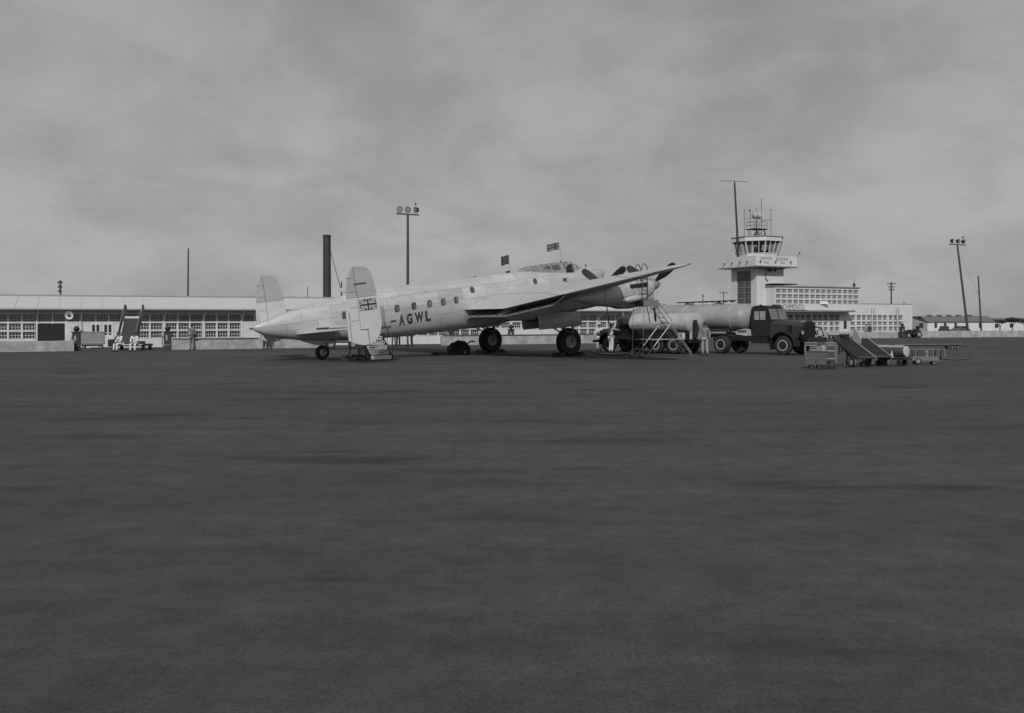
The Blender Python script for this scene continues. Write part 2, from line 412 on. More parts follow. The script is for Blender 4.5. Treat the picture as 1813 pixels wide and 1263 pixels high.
low_wall(px2g(1285, 601.2), px2g(1598, 598.6), .72, 'low concrete wall in front of the two-storey terminal', False)
low_wall(px2g(1629, 598.2), px2g(1990, 595.5), .76, 'low concrete wall at far right in front of the gabled hut', False)

# ---------------------------------------------------------------- fuel pumps
def pump(px, py, label):
    X, Y = px2g(px, py); t = thing('fuel_pump', label, 'fuel pump', (X, Y, 0), R(8), 'fuel pumps at the apron wall')
    MB().bb(-.24, .24, -.16, .16, 0, 1.22).build('cabinet', olive_l, t, bevel=.015)
    MB().bb(-.28, .28, -.2, .2, 1.22, 1.30).build('top_cap', dark, t)
    MB().lathe([(.01, 1.30), (.10, 1.31), (.19, 1.42), (.2, 1.52), (.13, 1.62), (.05, 1.67), (.01, 1.68)], 14).build('globe', olive, t, 50)
    MB().bb(-.10, .02, -.175, -.162, .68, 1.02).build('dial', rim_l, t)
    MB().bb(-.2, .2, -.172, -.163, .34, .37).build('trim_bar', steel, t)
    MB().tube([(-.27, 0, 1.0), (-.36, -.05, .7), (-.36, -.05, .35), (-.29, 0, .2)], .03, 6).build('hose', rubber, t)
    return t
pump(135.5, 621.3, 'dark fuel pump at the end of the far-left wall')
pump(297, 619.8, 'dark fuel pump with round globe at the left end of the wall beside the soldier')
pump(905, 609.8, 'dark fuel pump with round globe seen between the main wheels')
pump(1597.5, 598.8, 'dark fuel pump at the right end of the wall before the terminal')

# ---------------------------------------------------------------- chimney, poles behind the long building
X0, _ = px2w(579, 500, 100); X1, Zt = px2w(579, 416.5, 100)
t = thing('chimney', 'tall dark iron chimney stack rising behind the long building', 'chimney', (X0, 100, 0))
MB().lathe([(.46, 0), (.42, 4), (.40, Zt-.15)], 20).build('stack', rust, t, 40)
MB().lathe([(.43, Zt-.15), (.43, Zt), (.32, Zt), (.32, Zt-.2)], 20).build('rim_band', dark, t, 40)
for i in range(5): MB().lathe([(.455-.01*i, 1.7*i+1.5), (.46-.01*i, 1.58+1.7*i), (.455-.01*i, 1.66+1.7*i)], 20).build('seam_ring', rust, t, 40)
gx = px2w(606, 525, 100)[0]-X0
MB().tube([(.4, 0, Zt-1.8), (gx, 0, px2w(604, 521, 100)[1])], .035, 5).build('guy_wire', steel_d, t)
def post(px, ptop, Y, r, label, base=0, name='post', lean=0., pxb=None):
    Xt, Zt = px2w(px, ptop, Y); Xb = px2w(pxb if pxb is not None else px, 572, Y)[0]
    t = thing(name, label, 'pole', (Xb, Y, base)); MB().tube([(0, 0, 0), ((Xt-Xb)*.5, 0, (Zt-base)*.5), (Xt-Xb, 0, Zt-base)], [r*1.15, r, r*.8], 10).build('shaft', wood_dk, t, 40); return t, Xt-Xb, Zt-base
post(604.5, 499, 99, .085, 'short dark post guyed to the chimney behind the roof')
post(544.5, 508, 99, .04, 'thin pale rod above the roof left of the chimney')
post(333.5, 440, 95, .085, 'plain tall dark pole behind the long building roof at left', pxb=332)
def utility(px, ptop, Y, label, arms, base=0., r=.12):
    t, lx, lz = post(px, ptop, Y, r, label, base, 'utility_pole')
    for dz, w in arms:
        a = MB().bb(lx-w/2, lx+w/2, -.14, -.04, lz-dz-.06, lz-dz+.06).build('crossarm', wood_dk, t)
        b = MB()
        for k in range(4): b.tube([(lx-w/2+.08+(w-.16)*k/3, -.09, lz-dz+.06), (lx-w/2+.08+(w-.16)*k/3, -.09, lz-dz+.2)], .04, 6)
        b.build('insulators', steel_d, a)
    return t
utility(107, 497, 100, 'short utility pole with stacked insulators above the roof at far left', [(.25, .5), (.7, .45), (1.15, .4)], r=.1)
utility(1578, 500, 150, 'utility pole with three crossarms behind the terminal lower wing', [(.25, 1.35), (.75, .95), (1.2, .8)], -.5)
utility(1244.5, 520, 180, 'small bare utility pole far behind the tankers, left of the crossarm pole', [(.5, .35)], -.5, .09)
utility(1281, 517, 170, 'small utility pole with one wide crossarm between tankers and tower', [(.2, 1.5)], -.5, .09)
# wires between far poles
def floodmast(px, ptop, Y, label, pxb, heads, base=0.):
    t, lx, lz = post(px, ptop, Y, .15, label, base, 'floodlight_mast', pxb=pxb)
    W = 2.3
    MB().beam((lx-W/2, 0, lz+.12), (lx+W/2, 0, lz-.03), .16, .14).build('crossbar', wood_dk, t)
    for i, (dx, rot) in enumerate(heads):
        o = MB().lathe([(.01, .30), (.15, .28), (.26, .12), (.31, -.12), (.29, -.13), (.2, .05), (.01, .1)], 18, (0, 0, 0), 'y').build('floodlight', olive_l, t, 40)
        o.location = (lx+dx, 0, lz+.55-.06*dx); o.rotation_euler = (R(12), 0, rot)
        MB().lathe([(.01, -.09), (.27, -.09), (.27, -.07), (.01, -.07)], 18, (0, 0, 0), 'y').build('lens', trim_grey, o)
        y = MB().tube([(lx+dx-.27, 0, lz+.5), (lx+dx-.2, 0, lz+.22), (lx+dx+.2, 0, lz+.22), (lx+dx+.27, 0, lz+.5)], .025, 5); y.build('yoke', steel_d, t)
    MB().bb(lx+.75, lx+.87, -.1, .1, lz+.95, lz+1.2).build('vent', dark, t)
    return t
floodmast(722, 380.5, 98, 'tall mast with three round floodlights rising behind the aircraft cabin', 722, [(-.84, .3), (.03, -.4), (.86, -.9)])
t = floodmast(1695, 434, 135, 'leaning mast with three floodlights at far right beside the hut', 1715, [(-.7, 1.2), (.1, .8), (.85, 1.6)], -.4)
MB().tube([(px2w(1702, 458, 135)[0]-t.location.x, 0, px2w(1702, 458, 135)[1]+.4), (px2w(1768, 583, 135)[0]-t.location.x, 0, .05)], .018, 5).build('guy_wire', steel, t)
post(1732, 489, 140, .12, 'thin bare leaning pole at far right before the low trees', -.5, pxb=1738)

# ---------------------------------------------------------------- aircraft
AX, AY, AYAW, TH = .89, 55.2, R(37.61), R(7.5)
air = thing('airliner', 'silver four-engined tail-wheel airliner with twin fins parked on the apron', 'aircraft', (AX, AY, 0))
air.rotation_euler = (Matrix.Rotation(AYAW, 3, 'Z') @ Matrix.Rotation(-TH, 3, 'Y')).to_euler()
def W2L(t, Z): return t*math.cos(TH)+Z*math.sin(TH), -t*math.sin(TH)+Z*math.cos(TH)
SEC = [(-16.27, 3.74, 3.70, .03), (-16.1, 3.86, 3.55, .13), (-15.8, 3.98, 3.38, .24), (-15.4, 4.08, 3.22, .36), (-14.7, 4.25, 3.0, .50), (-13.8, 4.40, 2.80, .62), (-12.9, 4.53, 2.63, .70),
       (-11.5, 4.69, 2.44, .79), (-10, 4.79, 2.30, .84), (-8.2, 4.85, 2.20, .87), (-6, 4.83, 2.10, .88), (-4.6, 4.79, 2.07, .88), (-2, 4.80, 2.05, .88), (0, 4.80, 2.05, .88),
       (2, 4.74, 2.05, .88), (3.2, 4.68, 2.08, .86), (4.2, 4.62, 2.2, .80), (4.85, 4.58, 2.42, .72), (5.4, 4.52, 2.75, .60), (5.9, 4.47, 3.15, .46), (6.25, 4.42, 3.5, .32), (6.48, 4.35, 3.8, .20), (6.58, 4.25, 4.0, .08)]
EXP = 2.45
def sec_at(x):
    for a, b in zip(SEC, SEC[1:]):
        if a[0] <= x <= b[0]:
            k = (x-a[0])/(b[0]-a[0]); return [a[i]+(b[i]-a[i])*k for i in range(4)]
    return SEC[0] if x < SEC[0][0] else SEC[-1]
def fus_y(x, z):
    _, zt, zb, hw = sec_at(x); c, hh = (zt+zb)/2, (zt-zb)/2; q = min(.999, abs(z-c)/hh); return hw*(1-q**EXP)**(1/EXP)
fu = MB(); rs = []
xsf = []
for a, b in zip(SEC, SEC[1:]):
    k = max(1, int((b[0]-a[0])/.6)); xsf += [a[0]+(b[0]-a[0])*i/k for i in range(k)]
xsf.append(SEC[-1][0])
for x in xsf:
    _, zt, zb, hw = sec_at(x); c, hh = (zt+zb)/2, (zt-zb)/2; ring = []
    for k in range(40):
        a = 2*math.pi*k/40; ca, sa = math.cos(a), math.sin(a)
        ring.append((x, hw*math.copysign(abs(ca)**(2/EXP), ca), c+hh*math.copysign(abs(sa)**(2/EXP), sa)))
    rs.append(ring)
fus = fu.rings(rs).build('fuselage', alum, air, 60)
MB().lathe([(.005, -16.42), (.03, -16.36), (.05, -16.27), (.02, -16.2)], 12, (0, 0, 3.72), 'x').build('tail_light', dark, air, 60)
def side_patch(x0, x1, z0, z1, off, sgn, n=4, r=0.):
    m = MB(); vs = []; N = 6
    for i in range(N+1):
        for j in range(N+1):
            x = x0+(x1-x0)*i/N; z = z0+(z1-z0)*j/N
            if r:
                if j in (0, N) and i in (0, N): x += r*(1 if i == 0 else -1)*.6; z += r*(1 if j == 0 else -1)*.6
            vs.append((x, sgn*(fus_y(x, z)+off), z))
    fs = []
    for i in range(N):
        for j in range(N): a = i*(N+1)+j; fs.append((a, a+1, a+N+2, a+N+1))
    m.add(vs, fs); k = len(m.v); m.v += [(x, y-sgn*.05, z) for x, y, z in m.v[:]]
    m.f += [tuple(i+k for i in f)[::-1] for f in fs]
    edge = [i*(N+1) for i in range(N+1)]+[N*(N+1)+j for j in range(1, N+1)]+[i*(N+1)+N for i in range(N-1, -1, -1)]+[j for j in range(N-1, 0, -1)]
    for a, b in zip(edge, edge[1:]+edge[:1]): m.f.append((a, b, b+k, a+k))
    return m
cabin_glass = mat('cabin_glass', .07, .12, var=.6, scale=3)
wx = [(-11.75, 3.78), (-8.8, 3.74), (-7.79, 3.74), (-6.82, 3.74), (-5.96, 3.74), (-5.12, 3.74), (-3.95, 4.16), (.48, 4.15)]
for sgn in (-1, 1):
    for i, (x, z) in enumerate(wx):
        hw_, hh_ = (.15, .19) if i < 6 else (.15, .17)
        wnd = side_patch(x-hw_, x+hw_, z-hh_, z+hh_, .012, sgn, r=.09).build('cabin_window', mat('window_frame_alu', .2, .5, .3), fus, 30)
        wnd.parent = air
        side_patch(x-hw_+.035, x+hw_-.035, z-hh_+.035, z+hh_-.035, .018, sgn, r=.07).build('pane', cabin_glass, wnd, 30)
        if i in (1, 2, 3, 4, 5) and sgn < 0:
            side_patch(x-.04+.03*(i % 3), x+.06+.02*(i % 2), z-.13, z+.05+.02*i, .0215, sgn).build('curtain', mat('seat_cover', .2, .8), wnd)
dr = side_patch(-10.55, -9.55, 2.93, 3.98, .012, -1).build('cabin_door', door_m, air, 30)
side_patch(-10.5, -9.25, 2.86, 2.90, .03, -1).build('door_sill', steel_d, air)
# registration
for ch, u0, u1 in (('-', 0, .33), ('A', .50, .83), ('G', .96, 1.30), ('W', 1.46, 1.99), ('L', 2.10, 2.42)):
    v0, hh = (.24, .075) if ch == '-' else (0, .55)
    def regmap(u, v, d, u0=u0, v0=v0): x = -9.25+u0+u-.03*(v+v0); z = 2.85+v+v0; return (x, -(fus_y(x, z)+.012+max(0, d)), z)
    text_fit('registration_letter', ch, u1-u0, hh, letter, air, regmap, .004, .045)
# wing fillet and belly seams
for xs_ in (-9.6, -2.55, -.55, 1.55):
    m = MB(); rr_ = []
    for dx in (0, .05):
        x = xs_+dx; _, zt, zb, hw = sec_at(x); c, hh = (zt+zb)/2, (zt-zb)/2
        rr_.append([(x, (hw+.006)*math.copysign(abs(math.cos(a))**(2/EXP), math.cos(a)), c+(hh+.006)*math.copysign(abs(math.sin(a))**(2/EXP), math.sin(a))) for a in [2*math.pi*k/40 for k in range(40)]])
    m.rings(rr_, cap=False).build('joint_strap', mat('strap_alu', .6, .4, .4), air, 30)
# dorsal bits
for x, w_, l_ in ((-.9, .1, .25), (-10.9, .05, .5)): MB().bb(x, x+l_, -w_/2, w_/2, sec_at(x)[1]-.02, sec_at(x)[1]+.1).build('aerial_fairing', dark, air)
MB().tube([(2.9, -.35, 4.9), (2.9, -.35, 5.15)], .03).build('aerial_stub', dark, air)
MB().tube([(5.0, -.2, 4.55), (5.0, -.2, 4.75)], .03).build('pitot', dark, air)
MB().tube([(2.6, -.82, 4.02), (2.72, -.98, 4.06)], [.08, .05]).build('exhaust_port', dark, air)

# wing -----------------------------------------------------
def wing_geom(y):                       # LE x, TE x, TE z, thickness, incidence rise
    if y <= 4.34: return 1.15, -4.66, 3.16, .98-.03*y, .42
    k = (y-4.34)/(15.5-4.34)
    te = -4.66+k*.72; le = 1.3-k*3.75
    return le, te, 3.16+k*1.50, (.85-k*.74), .42*(1-k)+.08*k
AF = [(0, 0), (.012, .32), (.05, .62), (.12, .86), (.22, .985), (.32, 1.), (.45, .93), (.6, .74), (.75, .48), (.88, .23), (1, .01)]
def wing_ring(y, sgn, sc_=1.):
    le, te, zt, th, inc = wing_geom(min(y, 15.5)); ch = (le-te)
    if sc_ < 1: le -= ch*(1-sc_)*.45; te += ch*(1-sc_)*.55; ch = le-te; th *= sc_
    up = [(le-ch*u, zt+inc*(1-u)+th*.56*v) for u, v in AF]; lo = [(le-ch*u, zt+inc*(1-u)-th*.44*v) for u, v in AF]
    return [(x, sgn*y, z) for x, z in up]+[(x, sgn*y, z) for x, z in lo[::-1][1:-1]]
def wing_z(y, x, top):
    le, te, zt, th, inc = wing_geom(y); u = (le-x)/(le-te)
    for a, b in zip(AF, AF[1:]):
        if a[0] <= u <= b[0]:
            v = a[1]+(b[1]-a[1])*(u-a[0])/(b[0]-a[0]); break
    else: v = 0
    return zt+inc*(1-u)+(th*.56*v if top else -th*.44*v)
for sgn in (-1, 1):
    ys_ = [.3, 1.2, 2.4, 3.5, 4.2, 4.34, 4.5, 5.5, 7, 8.5, 10, 11.5, 13, 14.2, 15.0, 15.3, 15.48]; scs = {15.0: .93, 15.3: .78, 15.48: .5}
    wg = MB().rings([wing_ring(y, sgn, scs.get(y, 1)) for y in ys_]).build('wing', alum, air, 35)
    # aileron gap and aileron panel standing a little proud of the wing skin
    def strip(y0, y1, c0, c1, off, top=True, th=.012):
        m = MB(); vs = []; n = 14
        for i in range(n+1):
            y = y0+(y1-y0)*i/n; le, te, zt, t_, inc = wing_geom(y)
            for c in (c0, c1):
                x = te+c; z = wing_z(y, x, top); vs.append((x, sgn*y, z+off)); vs.append((x, sgn*y, z+off-th))
        fs = []
        for i in range(n):
            a = i*4; b = a+4; fs += [(a, b, b+2, a+2), (a+1, a+3, b+3, b+1), (a, a+1, b+1, b), (a+2, b+2, b+3, a+3)]
        fs += [(0, 2, 3, 1), (n*4, n*4+1, n*4+3, n*4+2)]
        return m.add(vs, fs)
    ail = strip(8.9, 14.4, -.01, .50, .014).build('aileron', alum, wg, 30)
    strip(8.9, 14.4, .51, .575, .008).build('hinge_gap', dark, wg)
    strip(8.9, 14.4, -.02, .50, -.01, False).build('aileron_underside', alum, wg)
    # split flap hinged below the trailing edge, drooped
    m = MB(); vs = []; n = 16
    for i in range(n+1):
        y = .92+(9.0-.92)*i/n; le, te, zt, t_, inc = wing_geom(y)
        dz = .40 if y < 8 else .40*(9.05-y)/1.05; xh = te+1.25
        zh = wing_z(y, xh, False)-.015; a_, b_ = (te+.02, zt-dz), (xh, zh)
        vs += [(b_[0], sgn*y, b_[1]), (a_[0], sgn*y, a_[1]), (a_[0], sgn*y, a_[1]-.03), (b_[0], sgn*y, b_[1]-.03)]
    fs = []
    for i in range(n):
        a = i*4
        for k in range(4): fs.append((a+k, a+4+k, a+4+(k+1) % 4, a+(k+1) % 4))
    fs += [(0, 3, 2, 1), tuple(n*4+k for k in range(4))]
    m.add(vs, fs).build('flap', mat('flap_alu_shaded', .24, .5, .3), wg, 30)  # darker than the wing skin: shadow beneath the trailing edge put into the colour
    m = MB()
    for i in range(9):
        y = 1.1+i*.84; le, te, zt, t_, inc = wing_geom(y); xh = te+1.2
        m.beam((te+.08, sgn*y, zt-.36), (xh, sgn*y, wing_z(y, xh, False)-.01), .03, .03)
    m.build('flap_ribs', steel_d, wg)
    MB().lathe([(.01, -.06), (.03, 0), (.01, .07)], 8, (-2.9, sgn*15.47, 4.72), 'x').build('wingtip_light', dark, wg)

# nacelles, engines, props, undercarriage -----------------
def nacelle(y, sgn, inner):
    zo = 0 if inner else 0
    if inner: T = [(-4.45, 2.86, 2.78, .05), (-4.1, 3.0, 2.58, .26), (-3.6, 3.25, 2.40, .5), (-2.4, 3.4, 2.28, .60), (-1, 3.7, 2.25, .62), (.4, 3.85, 2.30, .62), (1.2, 3.9, 2.45, .56), (2.2, 3.84, 2.6, .50), (2.85, 3.74, 2.86, .44), (3.02, 3.66, 2.98, .36)]
    else: T = [(-2.75, 3.42, 3.36, .03), (-2.3, 3.50, 3.22, .22), (-1.7, 3.6, 3.0, .38), (-1, 3.75, 2.80, .5), (0, 3.9, 2.62, .56), (1.0, 3.93, 2.56, .55), (2.2, 3.88, 2.62, .50), (2.85, 3.76, 2.86, .44), (3.02, 3.68, 3.0, .36)]
    rs = []
    for a, b in list(zip(T, T[1:]))+[(T[-1], None)]:
        steps = 3 if b else 1
        for i in range(steps):
            k = i/steps; q = a if not b else [a[j]+(b[j]-a[j])*k for j in range(4)]
            c, hh, hw = (q[1]+q[2])/2, (q[1]-q[2])/2, q[3]; e = 2.3
            rs.append([(q[0], sgn*y+hw*math.copysign(abs(math.cos(t_))**(2/e), math.cos(t_)), c+hh*math.copysign(abs(math.sin(t_))**(2/e), math.sin(t_))) for t_ in [2*math.pi*k_/28 for k_ in range(28)]])
    nc = MB().rings(rs).build('nacelle', alum, air, 50)
    # cowling seams
    m = MB()
    for x in (-.75, .35, 1.25, 2.2):
        qs = [q for q in T]
        for a, b in zip(T, T[1:]):
            if a[0] <= x <= b[0]: k = (x-a[0])/(b[0]-a[0]); q = [a[j]+(b[j]-a[j])*k for j in range(4)]
        c, hh, hw = (q[1]+q[2])/2, (q[1]-q[2])/2+.006, q[3]+.006; e = 2.3; r2 = []
        for dx in (0, .03): r2.append([(x+dx, sgn*y+hw*math.copysign(abs(math.cos(t_))**(2/e), math.cos(t_)), c+hh*math.copysign(abs(math.sin(t_))**(2/e), math.sin(t_))) for t_ in [2*math.pi*k_/28 for k_ in range(28)]])
        m.rings(r2, cap=False)
    m.build('cowling_seam', mat('seam_grey', .22, .6), nc, 30)
    # chin radiator
    MB().rings([[(x, sgn*y+w_*math.cos(a), z_+h_*math.sin(a)) for a in [2*math.pi*k/16 for k in range(16)]] for x, z_, h_, w_ in ((-.1, 2.72, .06, .2), (.5, 2.62, .16, .34), (1.3, 2.58, .2, .38), (2.3, 2.66, .24, .38), (2.75, 2.78, .26, .36), (2.8, 2.78, .18, .30))]).build('radiator', mat('radiator_alu', .3, .5, .3), nc, 50)
    for s2 in (-1, 1):
        yy = sgn*y+s2*.50
        m = MB(); m.bb(1.05, 2.35, yy-.04, yy+.04, 3.46, 3.66); m.build('exhaust_shroud', dark, nc)
        for k in range(5): MB().tube([(1.2+k*.25, yy, 3.58), (1.1+k*.25, yy+s2*.09, 3.52)], .055, 8).build('exhaust_stub', rust, nc, 40)
        MB().rings([[(x, sgn*y+s2*.46+r_*math.cos(a), 2.88+.02*x+r_*1.05*math.sin(a)) for a in [2*math.pi*k/14 for k in range(14)]] for x, r_ in ((.35, .01), (.5, .1), (.85, .165), (1.4, .19), (2.0, .17), (2.1, .12))]).build('air_intake', mat('intake_alu', .62, .35, .4), nc, 50)
    # propeller
    hz = 3.46
    pr = MB().lathe([(.36, 3.03), (.35, 3.25), (.27, 3.5), (.14, 3.68), (.02, 3.76), (.005, 3.0)], 18, (0, sgn*y, hz), 'x').build('propeller', mat('spinner_alu', .4, .4, .4), air, 50)
    for k in range(3):
        a0 = R(-90+120*k); rr_ = []
        for r_, ch, tw in ((.25, .12, 60), (.5, .22, 52), (.9, .38, 42), (1.3, .43, 34), (1.65, .40, 28), (1.88, .36, 26), (2.0, .22, 24), (2.05, .06, 24)):
            tw = -R(tw); ring = []
            for u, v in ((-.5, 0), (-.3, .05), (.1, .07), (.5, 0), (.1, -.03), (-.3, -.02)):
                ring.append((math.sin(tw)*u*ch+math.cos(tw)*v*ch, math.cos(tw)*u*ch-math.sin(tw)*v*ch, r_))
            rr_.append(ring)
        m = MB().rings(rr_); M = Matrix.Rotation(a0-math.pi/2, 3, 'X')
        m.v = [tuple(M @ Vector(v)+Vector((3.2, sgn*y, hz))) for v in m.v]
        m.build('blade', mat('prop_black', .03, .45), pr, 40)
    if inner:
        wl = .765; xw, zw = W2L(0, wl)
        for s2 in (-1, 1):       # open bay doors: curved panels hanging either side
            vs = []; n = 8; m = MB()
            for i in range(7):
                x = -2.42+(2.95)*i/6
                for j in range(n+1):
                    t_ = j/n; zt = 2.62+.02*i-(.06*i); zz_ = zt-t_*(.86-.03*i*.4); bul = math.sin(t_*math.pi*.85)*.15
                    vs.append((x, sgn*y+s2*(.60+bul), zz_))
            fs = []
            for i in range(6):
                for j in range(n): a = i*(n+1)+j; fs.append((a, a+1, a+n+2, a+n+1))
            m.add(vs, fs); k = len(m.v); m.v += [(x, yv-s2*.04, z) for x, yv, z in m.v[:]]; m.f += [tuple(i+k for i in f)[::-1] for f in fs]
            for i in range(6):
                for j in (0, n): a = i*(n+1)+j; m.f.append((a, a+n+1, a+n+1+k, a+k))
            for j in range(n):
                for i in (0, 6): a = i*(n+1)+j; m.f.append((a, a+1, a+1+k, a+k))
            m.build('bay_door', alum, nc, 50)
        MB().bb(-2.3, .4, sgn*y-.5, sgn*y+.5, 2.2, 2.3).build('wheel_bay', interior, nc)
        wh = MB().lathe([(.36, -.18), (.55, -.24), (.68, -.25), (.745, -.19), (.765, -.07), (.765, .07), (.745, .19), (.68, .25), (.55, .24), (.36, .18)], 36, (0, 0, 0), 'y').build('main_wheel', rubber, air, 40)
        wh.location = (xw, sgn*y, zw)
        MB().lathe([(.37, -.19), (.33, -.26), (.30, -.20), (.20, -.17), (.12, -.25), (.01, -.26), (.01, .26), (.12, .25), (.20, .17), (.30, .20), (.33, .26), (.37, .19)], 30, (0, 0, 0), 'y').build('hub', mat('hub_alu', .40, .5), wh, 30)
        ug = MB()
        for s2 in (-1, 1):
            yy = sgn*y+s2*.36
            ug.tube([(xw, yy, zw), (xw+.10, yy, 1.55), (xw+.16, yy, 2.45)], [.06, .075, .09], 10)
            ug.tube([(xw+.06, yy, 1.15), (xw-1.1, yy, 1.85), (xw-1.7, yy, 2.3)], .04, 8)
            ug.tube([(xw-.5, yy, 1.5), (xw-.1, yy, 2.35)], .03, 8)
        ug.tube([(xw+.12, sgn*y-.36, 1.95), (xw+.12, sgn*y+.36, 1.95)], .05, 8)
        ug.tube([(xw, sgn*y-.38, zw), (xw, sgn*y+.38, zw)], .05, 8)
        ug.tube([(xw+.12, sgn*y-.36, 1.6), (xw+.14, sgn*y+.36, 2.3)], .03, 6); ug.tube([(xw+.12, sgn*y+.36, 1.6), (xw+.14, sgn*y-.36, 2.3)], .03, 6)
        ug.build('landing_gear_leg', mat('gear_grey', .14, .5, .3), air, 40)
for sgn in (-1, 1):
    nacelle(3.62, sgn, True); nacelle(7.3, sgn, False)
# tail wheel
xt, zt_ = W2L(-12.98, .37)
tw = MB().lathe([(.17, -.09), (.27, -.13), (.34, -.11), (.37, 0), (.34, .11), (.27, .13), (.17, .09)], 24, (0, 0, 0), 'y').build('tail_wheel', rubber, air, 40); tw.location = (xt, 0, zt_)
MB().lathe([(.18, -.1), (.12, -.13), (.01, -.14), (.01, .14), (.12, .13), (.18, .1)], 20, (0, 0, 0), 'y').build('hub', mat('hub_alu', .4, .5), tw, 30)
MB().tube([(xt, -.17, zt_), (xt+.2, -.16, zt_+.42), (xt+.3, 0, 2.7)], .045).tube([(xt, .17, zt_), (xt+.2, .16, zt_+.42)], .04).tube([(xt, -.17, zt_), (xt, .17, zt_)], .03).build('tail_wheel_fork', steel_d, air, 40)
MB().prism([(-14.0, 2.9), (-12.4, 2.66), (-12.0, 2.6), (-12.2, 2.42), (-13.0, 2.45), (-13.7, 2.72)], lambda a, b: (a, -.16, b), lambda a, b: (a, .16, b)).build('tail_wheel_fairing', alum, air)

# tailplane and fins ---------------------------------------
for sgn in (-1, 1):
    rs = []
    for y in (.15, 1.6, 3.2, 4.6, 4.98):
        le, te = -12.25-.05*y, -14.32+.08*y; z0 = 3.14+.045*y; th = .30-.03*y; ch = le-te; inc = .05
        up = [(le-ch*u, z0+inc*(1-u)+th*.6*v) for u, v in AF]; lo = [(le-ch*u, z0+inc*(1-u)-th*.5*v) for u, v in AF]
        rs.append([(x, sgn*y, z) for x, z in up]+[(x, sgn*y, z) for x, z in lo[::-1][1:-1]])
    tp = MB().rings(rs).build('tailplane', alum, air, 35)
    m = MB()
    for a, b in ((1.3, 2.55), (2.75, 4.75)):
        m.add([(-13.62, sgn*a, 3.40-.03), (-13.62, sgn*b, 3.45-.045), (-13.56, sgn*b, 3.47-.045), (-13.56, sgn*a, 3.42-.03),
               (-13.62, sgn*a, 3.30), (-13.62, sgn*b, 3.33), (-13.56, sgn*b, 3.33), (-13.56, sgn*a, 3.30)], [(0, 1, 2, 3), (4, 7, 6, 5), (0, 4, 5, 1), (1, 5, 6, 2), (2, 6, 7, 3), (3, 7, 4, 0)])
    m.build('elevator_gap', dark, tp)
    FY = sgn*5.03
    fixed_up = [(-13.31, 6.13), (-12.99, 6.11), (-12.73, 6.06), (-12.53, 5.94), (-12.42, 5.66), (-12.36, 5.38), (-12.3, 4.98), (-12.26, 4.71), (-13.245, 4.71), (-13.27, 5.29)]
    fixed_lo = [(-13.245, 4.71), (-12.26, 4.71), (-12.2, 4.3), (-12.18, 3.92), (-12.17, 3.45), (-12.31, 3.0), (-12.43, 2.82), (-12.57, 2.69), (-12.86, 2.545), (-12.89, 3.24), (-13.26, 3.27), (-13.25, 4.1)]
    rud_up = [(-13.335, 6.12), (-13.43, 6.02), (-13.51, 5.89), (-13.61, 5.68), (-13.68, 5.45), (-13.75, 5.1), (-13.81, 4.72), (-13.275, 4.72), (-13.295, 5.29)]
    rud_lo = [(-13.275, 4.72), (-13.81, 4.72), (-13.86, 4.4), (-13.9, 4.06), (-13.9, 3.45), (-13.92, 2.85), (-13.74, 2.73), (-13.5, 2.63), (-13.21, 2.55), (-12.92, 2.545), (-12.93, 3.21), (-13.285, 3.23)]
    def slab(poly, th, name, mt, par, taper_back=False):
        f0 = lambda a, b: (a, FY-th/2, b); f1 = lambda a, b: (a, FY+th/2, b)
        return MB().prism(poly, f0, f1).build(name, mt, par, bevel=.02)
    fin = slab(fixed_lo, .15, 'fin', fin_lo, air); slab(fixed_up, .13, 'fin_top', fin_up, fin)
    rud = slab(rud_lo, .10, 'rudder', fin_lo, air); slab(rud_up, .09, 'rudder_top', fin_up, rud)
    MB().prism([(-13.86, 4.1), (-13.83, 4.1), (-13.85, 2.83), (-13.88, 2.83)], lambda a, b: (a+.07, FY-.056, b), lambda a, b: (a+.07, FY+.056, b)).build('tab_gap', mat('seam_grey', .22, .6), rud)
    MB().beam((-13.4, FY+sgn*.09, 5.35), (-12.78, FY+sgn*.09, 5.35), .03, .03).build('balance_arm', steel_d, rud)
    m = MB()
    for z in (5.62, 5.0, 4.3, 3.7): m.bb(-13.7, -13.32, FY-.056, FY+.056, z-.008, z+.008)
    m.build('rudder_rib', mat('seam_grey', .22, .6), rud)
    # painted union flag, laid in thin layers on the outer face
    fx0, fx1, fz0, fz1 = -13.235, -12.352, 4.105, 4.61; fw, fh = fx1-fx0, fz1-fz0; y0 = FY+sgn*.075
    def lay(polys, off, name, mt, par):
        m = MB()
        for p in polys: m.prism(p, lambda a, b: (a, y0+sgn*(off-.003), b), lambda a, b: (a, y0+sgn*off, b))
        return m.build(name, mt, par)
    rect = lambda a, b, c, d: [(fx0+fw*a, fz0+fh*c), (fx0+fw*b, fz0+fh*c), (fx0+fw*b, fz0+fh*d), (fx0+fw*a, fz0+fh*d)]
    fl = lay([rect(0, 1, 0, 1)], .004, 'painted_flag', flag_d, fin)
    dg = lambda k, w_: [[(fx0, fz0+fh*(1-w_) if k else fz0+fh*w_), (fx0, fz1 if k else fz0), (fx0+fw*w_, fz1 if k else fz0), (fx1, fz0+fh*w_ if k else fz1-fh*w_), (fx1, fz0 if k else fz1), (fx1-fw*w_, fz0 if k else fz1)]]
    layers = [(dg(0, .15)+dg(1, .15), .007, flag_w), (dg(0, .035)+dg(1, .035), .010, flag_d), ([rect(0, 1, .34, .66), rect(.41, .59, 0, 1)], .013, flag_w), ([rect(0, 1, .41, .59), rect(.45, .55, 0, 1)], .016, flag_d)]
    bmf = bmesh.new(); bmf.from_mesh(fl.data)
